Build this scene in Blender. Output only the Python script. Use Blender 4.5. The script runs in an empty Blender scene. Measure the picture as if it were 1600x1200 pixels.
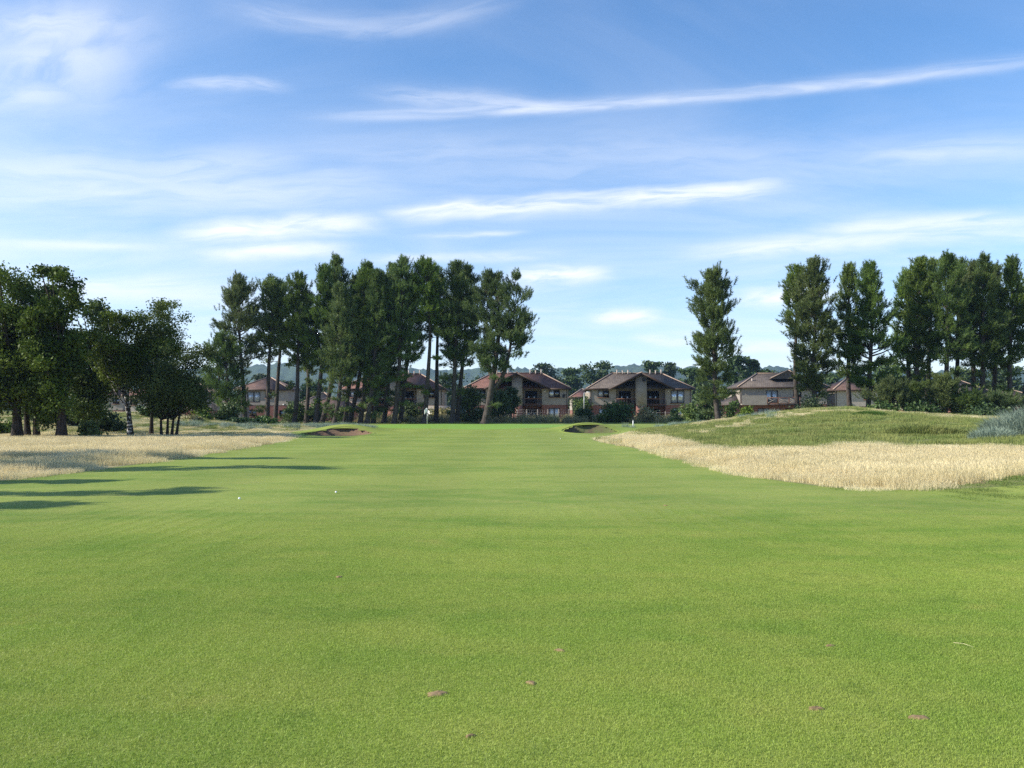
import bpy, math, random
import numpy as np
from mathutils import Vector

random.seed(7)
rng = np.random.default_rng(7)
scene = bpy.context.scene
COL = scene.collection
PI = math.pi

# ----------------------------------------------------------------- camera
F = 1331.0            # focal length in pixels of the 1600 px wide photograph
HORIZON = 648.0
EYE = 1.6
PITCH = math.atan((HORIZON - 600) / F)
cam_d = bpy.data.cameras.new('camera')
cam = bpy.data.objects.new('camera', cam_d)
COL.objects.link(cam)
cam_d.sensor_width = 36
cam_d.lens = F / 1600 * 36
cam_d.clip_start = 0.05
cam_d.clip_end = 30000
cam.location = (0, 0, EYE)
cam.rotation_euler = (PI / 2 + PITCH, 0, 0)
scene.camera = cam
scene.render.resolution_x, scene.render.resolution_y = 1024, 768

# ----------------------------------------------------------------- light
SUN_EL = math.radians(31)
SUN_DIR = (-math.cos(math.radians(10)), -math.sin(math.radians(10)))   # where the sun stands, in plan
scene.view_settings.view_transform = 'Standard'
scene.view_settings.look = 'None'
scene.view_settings.gamma = 1
scene.view_settings.exposure = 0.75
SKY_STRENGTH = 0.122
sun_d = bpy.data.lights.new('sun', 'SUN')
sun_d.energy = 4.6
sun_d.angle = math.radians(0.53)
sun_d.color = (1.0, 0.93, 0.82)
sun = bpy.data.objects.new('sun', sun_d)
COL.objects.link(sun)
sd = Vector((SUN_DIR[0] * math.cos(SUN_EL), SUN_DIR[1] * math.cos(SUN_EL), math.sin(SUN_EL)))
sun.rotation_euler = sd.to_track_quat('Z', 'Y').to_euler()
sun.location = (-60, -40, 60)


class NT:
    """small helper to write node trees"""
    def __init__(self, tree):
        self.t = tree

    def n(self, kind, **kw):
        node = self.t.nodes.new(kind)
        for k, v in kw.items():
            if k.startswith('_'):
                setattr(node, k[1:], v)
        for k, v in kw.items():
            if not k.startswith('_'):
                key = int(k[1:]) if k[0] == 'i' and k[1:].isdigit() else k.replace('__', ' ')
                self.put(node.inputs[key], v)
        return node

    def put(self, sock, v):
        if isinstance(v, bpy.types.NodeSocket):
            self.t.links.new(v, sock)
        else:
            if sock.type == 'RGBA' and hasattr(v, '__len__') and len(v) == 3:
                v = (*v, 1)
            sock.default_value = v

    def m(self, op, a, b=None, c=None, clamp=False):
        node = self.t.nodes.new('ShaderNodeMath')
        node.operation = op
        node.use_clamp = clamp
        self.put(node.inputs[0], a)
        if b is not None:
            self.put(node.inputs[1], b)
        if c is not None:
            self.put(node.inputs[2], c)
        return node.outputs[0]

    def xyz(self, x, y, z):
        return self.n('ShaderNodeCombineXYZ', X=x, Y=y, Z=z).outputs[0]

    def sep(self, v):
        o = self.n('ShaderNodeSeparateXYZ', Vector=v).outputs
        return o[0], o[1], o[2]

    def noise(self, vec, scale=1.0, detail=3.0, rough=0.55, dist=0.0):
        return self.n('ShaderNodeTexNoise', Vector=vec, Scale=scale, Detail=detail, Roughness=rough, Distortion=dist).outputs[0]

    def step(self, v, lo, hi, a=0.0, b=1.0, kind='SMOOTHSTEP'):
        node = self.t.nodes.new('ShaderNodeMapRange')
        node.interpolation_type = kind
        self.put(node.inputs[0], v)
        for i, q in enumerate((lo, hi, a, b)):
            self.put(node.inputs[1 + i], q)
        return node.outputs[0]

    def mix(self, fac, a, b, mode='MIX'):
        node = self.t.nodes.new('ShaderNodeMix')
        node.data_type = 'RGBA'
        node.blend_type = mode
        self.put(node.inputs[0], fac)
        self.put(node.inputs[6], a)
        self.put(node.inputs[7], b)
        return node.outputs[2]


def az_el(px, py):
    """azimuth and elevation of a direction seen at a pixel of the photograph"""
    v = Vector(((px - 800) / F, 1, (600 - py) / F))
    c, s = math.cos(PITCH), math.sin(PITCH)
    v = Vector((v.x, v.y * c - v.z * s, v.y * s + v.z * c)).normalized()
    return math.atan2(v.x, v.y), math.asin(v.z)


world = bpy.data.worlds.new('World')
scene.world = world
world.use_nodes = True
wt = world.node_tree
wt.nodes.clear()
w = NT(wt)
sky = w.n('ShaderNodeTexSky', _sky_type='NISHITA')
sky.sun_disc = False
sky.sun_elevation = SUN_EL
sky.sun_rotation = math.atan2(SUN_DIR[0], SUN_DIR[1])
sky.altitude = 10
sky.air_density = 1.0
sky.dust_density = 0.1
sky.ozone_density = 2.5
gen = w.n('ShaderNodeTexCoord').outputs['Generated']
dx, dy, dz = w.sep(gen)
AZ = w.m('ARCTAN2', dx, dy)
EL = w.m('ARCSINE', dz)


def streak(pts, width, strength, fade=0.08, stretch=6.0, freq=9.0, up=None, seed=0.0):
    """a long thin cloud through the given directions, feathered by stretched noise"""
    a = [az_el(*p) for p in pts]
    A = np.array(a)
    deg = min(2, len(a) - 1)
    k = np.polyfit(A[:, 0], A[:, 1], deg)
    if deg == 1:
        k = np.array([0, *k])
    elc = w.m('MULTIPLY_ADD', w.m('MULTIPLY_ADD', AZ, float(k[0]), float(k[1])), AZ, float(k[2]))
    wob = w.noise(w.xyz(w.m('MULTIPLY', AZ, freq), seed, 0.0), 1.0, 3.0)
    de = w.m('SUBTRACT', EL, elc)
    de = w.m('MULTIPLY_ADD', w.m('SUBTRACT', wob, 0.5), width * 1.6, de)
    pos = w.m('GREATER_THAN', de, 0.0)
    wid = w.m('MULTIPLY_ADD', pos, (up if up else 1.0) * width - width, width)
    q = w.m('DIVIDE', de, wid)
    g = w.m('EXPONENT', w.m('MULTIPLY', w.m('MULTIPLY', q, q), -1.0))
    win = w.m('MULTIPLY', w.step(AZ, A[0, 0] - fade, A[0, 0] + fade), w.step(AZ, A[-1, 0] - fade, A[-1, 0] + fade, 1.0, 0.0))
    tex = w.noise(w.xyz(w.m('MULTIPLY', AZ, freq), w.m('MULTIPLY', de, freq * stretch * 1.4), seed + 3.0), 1.0, 6.0, 0.58, 0.7)
    tex = w.step(tex, 0.22, 0.66, 0.18, 1.0)
    return w.m('MULTIPLY', w.m('MULTIPLY', g, win), w.m('MULTIPLY', tex, strength))


clouds = [
    streak([(560, 182), (880, 168), (1150, 150), (1620, 96)], 0.0050, 0.50, 0.10, 8, 8, 1.5, 1.0),
    streak([(600, 150), (720, 156), (860, 165)], 0.007, 0.34, 0.05, 6, 14, 1.4, 8.0),
    streak([(620, 332), (900, 314), (1200, 292)], 0.0120, 0.90, 0.05, 6, 9, 0.8, 2.0),
    streak([(290, 364), (430, 354), (570, 346)], 0.0135, 0.95, 0.05, 4, 10, 0.8, 3.0),
    streak([(330, 398), (420, 392), (520, 388)], 0.0085, 0.9, 0.05, 5, 10, 1.0, 4.0),
    streak([(1100, 396), (1300, 380), (1640, 362)], 0.0090, 0.75, 0.06, 5, 9, 1.3, 5.0),
    streak([(1290, 362), (1450, 350), (1640, 345)], 0.0080, 0.75, 0.05, 5, 9, 1.3, 6.0),
    streak([(800, 432), (870, 430), (940, 428)], 0.0100, 0.95, 0.03, 4, 16, 1.0, 7.0),
    streak([(930, 500), (975, 496), (1020, 493)], 0.0085, 1.0, 0.02, 3, 22, 1.0, 9.0),
    streak([(1160, 466), (1230, 462), (1300, 456)], 0.0105, 1.0, 0.03, 3, 14, 1.0, 10.0),
    streak([(1160, 545), (1200, 543), (1240, 545)], 0.0055, 1.0, 0.02, 3, 22, 1.0, 11.0),
    streak([(1000, 530), (1040, 532), (1080, 531)], 0.007, 0.7, 0.02, 3, 22, 1.0, 12.0),
    streak([(560, 405), (700, 402), (840, 398)], 0.006, 0.45, 0.05, 5, 10, 1.0, 13.0),
    streak([(660, 368), (740, 366), (810, 364)], 0.003, 0.5, 0.03, 6, 12, 1.0, 13.5),
    streak([(-40, 380), (110, 384), (230, 386)], 0.005, 0.5, 0.05, 6, 9, 1.0, 14.0),
    streak([(-40, 458), (140, 452), (330, 446)], 0.013, 0.62, 0.06, 5, 9, 1.0, 15.0),
    streak([(-60, 60), (60, 48), (190, 42)], 0.030, 0.60, 0.08, 2, 12, 0.8, 16.0),
    streak([(-60, 110), (80, 105), (200, 85)], 0.040, 0.55, 0.08, 2, 9, 1.0, 17.0),
    streak([(290, 132), (345, 128), (420, 132)], 0.0065, 0.5, 0.04, 5, 14, 0.9, 18.0),
    streak([(-20, 160), (40, 150), (110, 146)], 0.014, 0.5, 0.05, 3, 12, 1.0, 18.5),
    streak([(390, 24), (560, 44), (760, 16)], 0.010, 0.28, 0.08, 6, 9, 1.4, 19.0),
    streak([(500, 240), (900, 236), (1200, 226)], 0.016, 0.20, 0.10, 6, 8, 1.0, 20.0),
    streak([(1350, 246), (1500, 236), (1640, 228)], 0.012, 0.40, 0.08, 6, 9, 1.0, 21.0),
    streak([(-40, 262), (200, 275), (420, 262)], 0.022, 0.42, 0.10, 6, 8, 1.0, 22.0),
    streak([(-40, 300), (250, 298), (600, 292)], 0.022, 0.36, 0.12, 6, 8, 1.0, 23.0),
    streak([(640, 280), (1000, 250), (1500, 268)], 0.030, 0.18, 0.15, 6, 7, 1.0, 24.0),
]
cl = clouds[0]
for c in clouds[1:]:
    cl = w.m('MAXIMUM', cl, c) if c is not clouds[1] else w.m('ADD', cl, c)
# thin cirrus veil everywhere on the dome, seen as a layer overhead
inv = w.m('DIVIDE', 1.0, w.m('ADD', w.m('MAXIMUM', dz, 0.0), 0.10))
lay = w.xyz(w.m('MULTIPLY', w.m('MULTIPLY', dx, inv), 0.55), w.m('MULTIPLY', w.m('MULTIPLY', dy, inv), 1.1), 4.2)
veil = w.noise(lay, 1.25, 8.0, 0.6, 0.7)
veil = w.step(veil, 0.32, 0.76, 0.0, 0.46)
low = w.step(EL, 0.0, 0.42, 1.0, 0.25)
side = w.step(AZ, -0.6, 0.15, 0.12, 0.0)       # the veil thickens towards the sun's side
low2 = w.step(EL, 0.10, 0.40, 0.13, 0.02)      # thin high haze, denser towards the horizon
veil = w.m('ADD', w.m('ADD', w.m('MULTIPLY', veil, low), low2), w.m('MULTIPLY', side, w.step(EL, 0.05, 0.45, 1.0, 0.4)))
cl = w.m('SUBTRACT', 1.0, w.m('MULTIPLY', w.m('SUBTRACT', 1.0, w.m('MINIMUM', cl, 0.92)), w.m('SUBTRACT', 1.0, veil)))
cl = w.m('MULTIPLY', cl, w.step(EL, -0.01, 0.02))
CLOUD = (5.8, 5.9, 6.25)
deep = w.n('ShaderNodeHueSaturation', Saturation=1.26, Hue=.500, Color=sky.outputs[0]).outputs[0]
deep = w.mix(1.0, deep, w.mix(w.step(EL, 0.0, 0.28, 1.0, 0.0), (1.08, 1.0, 1.03), (.95, .95, 1.10)), 'MULTIPLY')
col = w.mix(cl, deep, CLOUD)
world.cycles.sampling_method = 'MANUAL'
world.cycles.sample_map_resolution = 512
bg = w.n('ShaderNodeBackground', Color=col, Strength=SKY_STRENGTH)
w.t.links.new(bg.outputs[0], w.n('ShaderNodeOutputWorld').inputs[0])

# ----------------------------------------------------------------- helpers

def tag(o, label=None, cat=None, group=None, kind=None):
    if label:
        o['label'] = label
    if cat:
        o['category'] = cat
    if group:
        o['group'] = group
    if kind:
        o['kind'] = kind
    return o


def mesh_np(name, V, faces, smooth=False):
    """faces: list of (M,k) integer arrays"""
    me = bpy.data.meshes.new(name)
    V = np.asarray(V, dtype=np.float32)
    faces = [np.asarray(f, dtype=np.int32) for f in faces if len(f)]
    me.vertices.add(len(V))
    me.vertices.foreach_set('co', V.ravel())
    tot = np.concatenate([np.full(len(f), f.shape[1], dtype=np.int32) for f in faces])
    idx = np.concatenate([f.ravel() for f in faces])
    me.loops.add(len(idx))
    me.loops.foreach_set('vertex_index', idx)
    me.polygons.add(len(tot))
    start = np.concatenate([[0], np.cumsum(tot)[:-1]]).astype(np.int32)
    me.polygons.foreach_set('loop_start', start)
    me.polygons.foreach_set('loop_total', tot)
    if smooth:
        me.polygons.foreach_set('use_smooth', np.ones(len(tot), dtype=bool))
    me.update(calc_edges=True)
    return me


def obj(name, me, mat=None, parent=None, loc=None):
    o = bpy.data.objects.new(name, me)
    COL.objects.link(o)
    if mat is not None and me is not None and not me.materials:
        me.materials.append(mat)
    if parent is not None:
        o.parent = parent
    if loc is not None:
        o.location = loc
    return o


def empty(name, loc, label, cat, group=None, rz=0.0):
    o = bpy.data.objects.new(name, None)
    COL.objects.link(o)
    o.location = loc
    o.rotation_euler = (0, 0, rz)
    o.empty_display_size = 0.3
    return tag(o, label, cat, group)


class MB:
    """collects boxes, bars, polygons; builds ONE mesh"""
    def __init__(self):
        self.v, self.f, self.n = [], {}, 0

    def add(self, V, F):
        for f in F:
            self.f.setdefault(len(f), []).append([i + self.n for i in f])
        self.v.extend([tuple(p) for p in V])
        self.n += len(V)
        return self

    def box(self, x0, x1, y0, y1, z0, z1):
        V = [(x0, y0, z0), (x1, y0, z0), (x1, y1, z0), (x0, y1, z0), (x0, y0, z1), (x1, y0, z1), (x1, y1, z1), (x0, y1, z1)]
        return self.add(V, [(0, 3, 2, 1), (4, 5, 6, 7), (0, 1, 5, 4), (1, 2, 6, 5), (2, 3, 7, 6), (3, 0, 4, 7)])

    def bar(self, a, b, wd, ht=None):
        ht = ht or wd
        a, b = Vector(a), Vector(b)
        d = (b - a).normalized()
        s = d.cross(Vector((0, 0, 1)))
        s = Vector((1, 0, 0)) if s.length < 1e-4 else s.normalized()
        u = s.cross(d).normalized()
        V = []
        for p in (a, b):
            for i, j in ((-1, -1), (1, -1), (1, 1), (-1, 1)):
                V.append(p + s * (i * wd / 2) + u * (j * ht / 2))
        return self.add(V, [(0, 1, 2, 3), (7, 6, 5, 4), (0, 4, 5, 1), (1, 5, 6, 2), (2, 6, 7, 3), (3, 7, 4, 0)])

    def slab(self, top, th):
        """a polygon thickened downwards"""
        k = len(top)
        V = list(top) + [(p[0], p[1], p[2] - th) for p in top]
        Fs = [tuple(range(k)), tuple(range(2 * k - 1, k - 1, -1))]
        for i in range(k):
            j = (i + 1) % k
            Fs.append((i, i + k, j + k, j))
        return self.add(V, Fs)

    def wall(self, x0, x1, z0, z1, y, holes=(), depth=0.18):
        """front wall in the plane y with openings and their reveals"""
        xs = sorted({x0, x1, *[h[0] for h in holes], *[h[1] for h in holes]})
        zs = sorted({z0, z1, *[h[2] for h in holes], *[h[3] for h in holes]})
        for i in range(len(xs) - 1):
            for j in range(len(zs) - 1):
                cx, cz = (xs[i] + xs[i + 1]) / 2, (zs[j] + zs[j + 1]) / 2
                if any(h[0] < cx < h[1] and h[2] < cz < h[3] for h in holes):
                    continue
                self.add([(xs[i], y, zs[j]), (xs[i + 1], y, zs[j]), (xs[i + 1], y, zs[j + 1]), (xs[i], y, zs[j + 1])], [(0, 1, 2, 3)])
        for a, b, c, d in holes:
            V = [(a, y, c), (b, y, c), (b, y, d), (a, y, d), (a, y + depth, c), (b, y + depth, c), (b, y + depth, d), (a, y + depth, d)]
            self.add(V, [(0, 4, 5, 1), (1, 5, 6, 2), (2, 6, 7, 3), (3, 7, 4, 0)])
        return self

    def cyl(self, a, b, r0, r1=None, k=8):
        r1 = r0 if r1 is None else r1
        a, b = Vector(a), Vector(b)
        d = (b - a).normalized()
        s = d.cross(Vector((0, 0, 1)))
        s = Vector((1, 0, 0)) if s.length < 1e-4 else s.normalized()
        u = d.cross(s)
        V = []
        for p, r in ((a, r0), (b, r1)):
            for i in range(k):
                t = 2 * PI * i / k
                V.append(p + s * (r * math.cos(t)) + u * (r * math.sin(t)))
        Fs = [(i, (i + 1) % k, k + (i + 1) % k, k + i) for i in range(k)]
        Fs += [tuple(range(k - 1, -1, -1)), tuple(range(k, 2 * k))]
        return self.add(V, Fs)

    def mesh(self, name):
        return mesh_np(name, self.v, [np.array(f) for f in self.f.values()])

    def build(self, name, mat, parent=None, loc=None):
        return obj(name, self.mesh(name), mat, parent, loc)


def tubes(paths, radii, k=6):
    """many tapered tubes -> verts, quads"""
    V, Q, n = [], [], 0
    for P, R in zip(paths, radii):
        P = np.asarray(P, float)
        R = np.asarray(R, float)
        T = np.gradient(P, axis=0)
        T /= np.linalg.norm(T, axis=1, keepdims=True) + 1e-9
        ref = np.array([0.0, 1.0, 0.0]) if abs(T[0, 2]) > 0.7 else np.array([0.0, 0.0, 1.0])
        S = np.cross(T, ref)
        S /= np.linalg.norm(S, axis=1, keepdims=True) + 1e-9
        U = np.cross(S, T)
        a = np.arange(k) * 2 * PI / k
        ring = P[:, None, :] + R[:, None, None] * (np.cos(a)[None, :, None] * S[:, None, :] + np.sin(a)[None, :, None] * U[:, None, :])
        V.append(ring.reshape(-1, 3))
        m = len(P)
        i = np.arange(m - 1)[:, None] * k
        j = np.arange(k)[None, :]
        j2 = (j + 1) % k
        Q.append(np.stack([i + j, i + j2, i + k + j2, i + k + j], -1).reshape(-1, 4) + n)
        n += m * k
    return np.concatenate(V), np.concatenate(Q)


def unit(v):
    return v / (np.linalg.norm(v, axis=-1, keepdims=True) + 1e-9)


def sm(x, a, b):
    t = np.clip((np.asarray(x, float) - a) / (b - a), 0, 1)
    return t * t * (3 - 2 * t)


def sky_pt(px, py, d):
    """point at depth d seen at a pixel of the photograph"""
    el = PITCH + math.atan((600 - py) / F)
    dz = d * math.tan(el)
    cd = d * math.cos(PITCH) + dz * math.sin(PITCH)
    return (px - 800) / F * cd, d, EYE + dz


# ----------------------------------------------------------------- terrain
XL = np.array([(-40, -12.5), (20, -12.4), (24, -12.0), (31, -11.9), (45, -13.4), (52, -13.7), (62, -15.6), (72, -18.9), (80, -19.2), (85, -16.8), (95, -18), (112, -22)])
XR = np.array([(-40, 60), (8, 26), (14, 16), (17, 10.5), (18.2, 7.4), (19.2, 6.9), (22, 6.35), (29, 6.05), (41, 5.6), (53, 5.0), (57, 5.5), (64, 8), (79, 13), (95, 20), (112, 26)])


def xl(y):
    return np.interp(y, XL[:, 0], XL[:, 1])


def xr(y):
    return np.interp(y, XR[:, 0], XR[:, 1])


CREST = np.array([(940, 0, 62), (960, 0.0, 64), (1000, .25, 68), (1050, .52, 70), (1100, .85, 72), (1150, 1.22, 72), (1200, 1.62, 72), (1250, 1.92, 70),
                  (1330, 2.10, 68), (1400, 1.72, 62), (1470, 1.48, 58), (1540, 1.36, 55), (1600, 1.32, 52), (1900, 1.5, 48), (2600, 1.2, 45)])


def hill_up(x, y):
    yy = np.maximum(y, 1.0)
    px = 800 + F * x / yy
    Dr = np.interp(px, CREST[:, 0], CREST[:, 2])
    return np.clip((yy - 25) / (Dr - 25), 0, 1.6)


def ground(x, y):
    x, y = np.asarray(x, float), np.asarray(y, float)
    yy = np.maximum(y, 1.0)
    px = 800 + F * x / yy
    base = 0.42 * sm(y, 74, 100) * (1 - sm(y, 220, 400))
    cr = np.interp(px, CREST[:, 0], CREST[:, 1])
    Dr = np.interp(px, CREST[:, 0], CREST[:, 2])
    up = sm((yy - 25) / (Dr - 25), 0, 1.0) * (0.55 + 0.45 * np.clip((yy - 25) / (Dr - 25), 0, 1))
    dn = 1 - sm(yy, Dr + 3, Dr + 34)
    z = base + np.maximum(cr - base, 0) * up * dn
    z += 0.05 * np.sin(x * .55 + 1.3) * np.sin(y * .4) * sm(px, 950, 1100) * sm(y, 28, 45) * (1 - sm(y, 90, 120))
    z += 0.72 * np.exp(-((x - 14.8) / 3.9) ** 2 - ((y - 17.0) / 3.0) ** 2)
    z += 0.22 * np.exp(-((x - 23.0) / 2.6) ** 2 - ((y - 44.5) / 1.5) ** 2)
    z += 1.45 * sm(y, 68, 84) * (1 - sm(y, 94, 115)) * (1 - sm(x, -42, -27))
    z += 0.30 * np.exp(-((y - 84) / 3.0) ** 2) * sm(x, -36, -27) * (1 - sm(x, -17, -11))
    z += 0.78 * np.exp(-((x + 14.6) / 3.3) ** 2 - ((y - 75.0) / 1.9) ** 2) - .20 * np.exp(-((x + 14.2) / 4.0) ** 2 - ((y - 68.8) / 2.2) ** 2)
    z += 0.82 * np.exp(-((x - 7.2) / 3.4) ** 2 - ((y - 79.8) / 2.0) ** 2) - .10 * np.exp(-((x - 7.0) / 3.0) ** 2 - ((y - 74.2) / 1.6) ** 2)
    z += 0.02 * np.sin(x * .21 + .5) * np.sin(y * .17) + 0.012 * np.sin(x * .7 + y * .3)
    z -= 0.010 * np.sin(x * .21 + .5) * np.exp(-y / 8)
    return z


def gz(x, y):
    return float(ground(np.array([x]), np.array([y]))[0])


def vnoise(x, y, scale, seed=0):
    """cheap smooth value noise"""
    x, y = np.asarray(x) / scale, np.asarray(y) / scale
    xi, yi = np.floor(x).astype(np.int64), np.floor(y).astype(np.int64)
    fx, fy = x - xi, y - yi
    fx, fy = fx * fx * (3 - 2 * fx), fy * fy * (3 - 2 * fy)

    def h(a, b):
        n = (a * 374761393 + b * 668265263 + seed * 1442695041) & 0xFFFFFFFF
        n = ((n ^ (n >> 13)) * 1274126177) & 0xFFFFFFFF
        return ((n ^ (n >> 16)) & 0xFFFF) / 65535.0
    return (h(xi, yi) * (1 - fx) + h(xi + 1, yi) * fx) * (1 - fy) + (h(xi, yi + 1) * (1 - fx) + h(xi + 1, yi + 1) * fx) * fy


def tan_mask(x, y):
    """how much of the rough is tall straw-coloured grass"""
    x, y = np.asarray(x, float), np.asarray(y, float)
    px = 800 + F * x / np.maximum(y, 1)
    n = vnoise(x, y, 3.0, 1) * .6 + vnoise(x, y, 1.1, 2) * .4
    u = hill_up(x, y)
    # corner line between mown bank and tall grass
    yb = np.interp(x, [5, 7, 8.2, 10.5, 13, 16, 22, 40], [17.6, 17.7, 17.8, 18.6, 20.4, 22.5, 25, 28])
    r = sm(y, yb - .25, yb + .25) * (1 - sm(u + (n - .5) * .24 - .45 * (1 - sm(px, 960, 1130)), .10, .34))
    tip = (1 - sm(px, 955, 1060)) * sm(px, 900, 925) * sm(y, 45, 52) * (1 - sm(y, 66, 72))
    crest = .55 * np.exp(-((u - 1.0) / .10) ** 2) * sm(px, 1010, 1120)
    strip = .5 * np.exp(-((u - (.62 + .25 * sm(px, 1000, 1350))) / .05) ** 2) * sm(px, 930, 1000) * (1 - sm(px, 1330, 1420))
    r = np.maximum(np.maximum(r, tip), np.maximum(crest, strip) * (0.5 + .8 * n)) * sm(x, xr(y) - .05, xr(y) + .25)
    l = sm(xl(y) - x, -.05, .3) * sm(y, 20.5, 21.2) * (1 - .55 * sm(y + 12 * (n - .5), 60, 72)) * (1 - sm(y, 100, 120))
    dk = np.exp(-(np.minimum(x + 17.0, 0) / 9.0) ** 2 - (np.maximum(x + 17.0, 0) / 2.6) ** 2 - ((y - 27.0) / 2.0) ** 2)
    l = l * (1 - np.clip(1.1 * dk, 0, .97))
    back = .35 * sm(y, 112, 118) * (1 - sm(y, 150, 170)) * n * 1.4
    return np.clip(np.where(x > 0, r, l) + back, 0, 1)


BUNKERS = [(-14.6, 71.6, 2.95, 2.2), (7.0, 76.9, 2.5, 2.2)]


def in_bunker(x, y, k=1.0):
    m = np.zeros(np.shape(x), bool)
    for bx, by, ra, rb in BUNKERS:
        m |= ((x - bx) / ra) ** 2 + ((y - by) / rb) ** 2 < k * k
    return m


def green_mask(x, y):
    return 1 - sm(((x + 4.0) / 12.0) ** 2 + ((y - 97) / 12.5) ** 2 + .12 * np.sin(x * .6), .82, .98)


rows = np.concatenate([np.arange(-40, 2, 2), np.arange(2, 20, .5), np.arange(20, 60, .6), np.arange(60, 112, .4), np.arange(112, 200, 2.0), 200 * 1.17 ** np.arange(0, 26)])
side_steps = np.concatenate([.4 * 1.03 ** np.arange(60), 2.6 * 1.36 ** np.arange(22)])
side_d = np.concatenate([[0], np.cumsum(side_steps)])
NM = 110
NL = len(side_d) - 1
nc = NL + NM + NL + 1
GX = np.zeros((len(rows), nc))
GY = np.repeat(rows[:, None], nc, 1)
for i, y in enumerate(rows):
    L, R = xl(y), xr(y)
    GX[i, :NL + 1] = L - side_d[::-1]
    GX[i, NL:NL + NM + 1] = np.linspace(L, R, NM + 1)
    GX[i, NL + NM:] = R + side_d
GZ = ground(GX, GY)
TAN = tan_mask(GX, GY)
GRN = green_mask(GX, GY)
ci = (np.arange(len(rows) - 1)[:, None] * nc + np.arange(nc - 1)[None, :])
QUADS = np.stack([ci, ci + 1, ci + nc + 1, ci + nc], -1)
cxm = (GX[:-1, :-1] + GX[1:, 1:]) / 2
cym = (GY[:-1, :-1] + GY[1:, 1:]) / 2
rr = np.arange(len(rows) - 1)[:, None] + 0 * cxm.astype(int)
cc = np.arange(nc - 1)[None, :] + 0 * cxm.astype(int)
middle = (cc >= NL) & (cc < NL + NM)
hole = in_bunker(cxm, cym, .95)
is_green = middle & (GRN[:-1, :-1] > .5)
is_fair = middle & (cym < 112) & ~is_green
is_hill = (cc >= NL + NM) & (cym > 27) & (cym < 106) & (cc < NL + NM + 62)


def sheet(name, mask, mat, label):
    q = QUADS[mask & ~hole]
    used, invx = np.unique(q, return_inverse=True)
    V = np.stack([GX.ravel()[used], GY.ravel()[used], GZ.ravel()[used]], -1)
    me = mesh_np(name, V, [invx.reshape(-1, 4)], smooth=True)
    a = me.attributes.new('straw', 'FLOAT', 'POINT')
    a.data.foreach_set('value', TAN.ravel()[used].astype(np.float32))
    a = me.attributes.new('putting', 'FLOAT', 'POINT')
    a.data.foreach_set('value', GRN.ravel()[used].astype(np.float32))
    return tag(obj(name, me, mat), label, None, None, 'structure')


# ----------------------------------------------------------------- materials

def new_mat(name):
    m = bpy.data.materials.new(name)
    m.use_nodes = True
    m.node_tree.nodes.clear()
    return m, NT(m.node_tree)


def finish(t, shader):
    t.t.links.new(shader, t.n('ShaderNodeOutputMaterial').inputs[0])


def simple(name, colour, rough=.7, noise=0.0, scale=3.0, metal=0.0, spec=.3, bump=0.0):
    m, t = new_mat(name)
    c = colour
    kw = {}
    if noise:
        pos = t.n('ShaderNodeNewGeometry').outputs['Position']
        nz = t.noise(pos, scale, 5.0, .6)
        f = t.step(nz, .3, .7)
        c = t.mix(f, tuple(v * (1 - noise) for v in colour), tuple(min(1, v * (1 + noise)) for v in colour))
        if bump:
            kw['Normal'] = t.n('ShaderNodeBump', Strength=bump, Height=t.noise(pos, scale * 8, 3.0)).outputs[0]
    b = t.n('ShaderNodeBsdfPrincipled', Base__Color=c, Roughness=rough, Metallic=metal, **kw)
    b.inputs['Specular IOR Level'].default_value = spec
    finish(t, b.outputs[0])
    return m


def fairway_colour(t, pos):
    """mottled mown turf, in world space so blades and soil agree"""
    x, y, z = t.sep(pos)
    flat = t.xyz(x, y, 0.0)
    lg = t.step(t.noise(t.xyz(t.m('MULTIPLY', x, .35), y, 0.0), .33, 4.0, .55, .3), .36, .64)
    md = t.step(t.noise(t.xyz(t.m('MULTIPLY', x, .6), y, 2.0), 1.5, 4.0, .6), .33, .68)
    fine = t.noise(flat, 9.0, 5.0, .68)
    c = t.mix(lg, (.148, .238, .032), (.224, .298, .050))
    c = t.mix(t.m('MULTIPLY', md, .55), c, (.272, .312, .066))
    dry = t.step(t.noise(t.xyz(x, y, 7.0), .9, 5.0, .65), .60, .76)
    c = t.mix(t.m('MULTIPLY', dry, .45), c, (.32, .31, .085))
    dark = t.step(t.noise(t.xyz(t.m('MULTIPLY', x, .8), y, 11.0), 2.4, 4.0, .6), .58, .74)
    c = t.mix(t.m('MULTIPLY', dark, .35), c, (.098, .176, .024))
    return c, fine, flat


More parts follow.
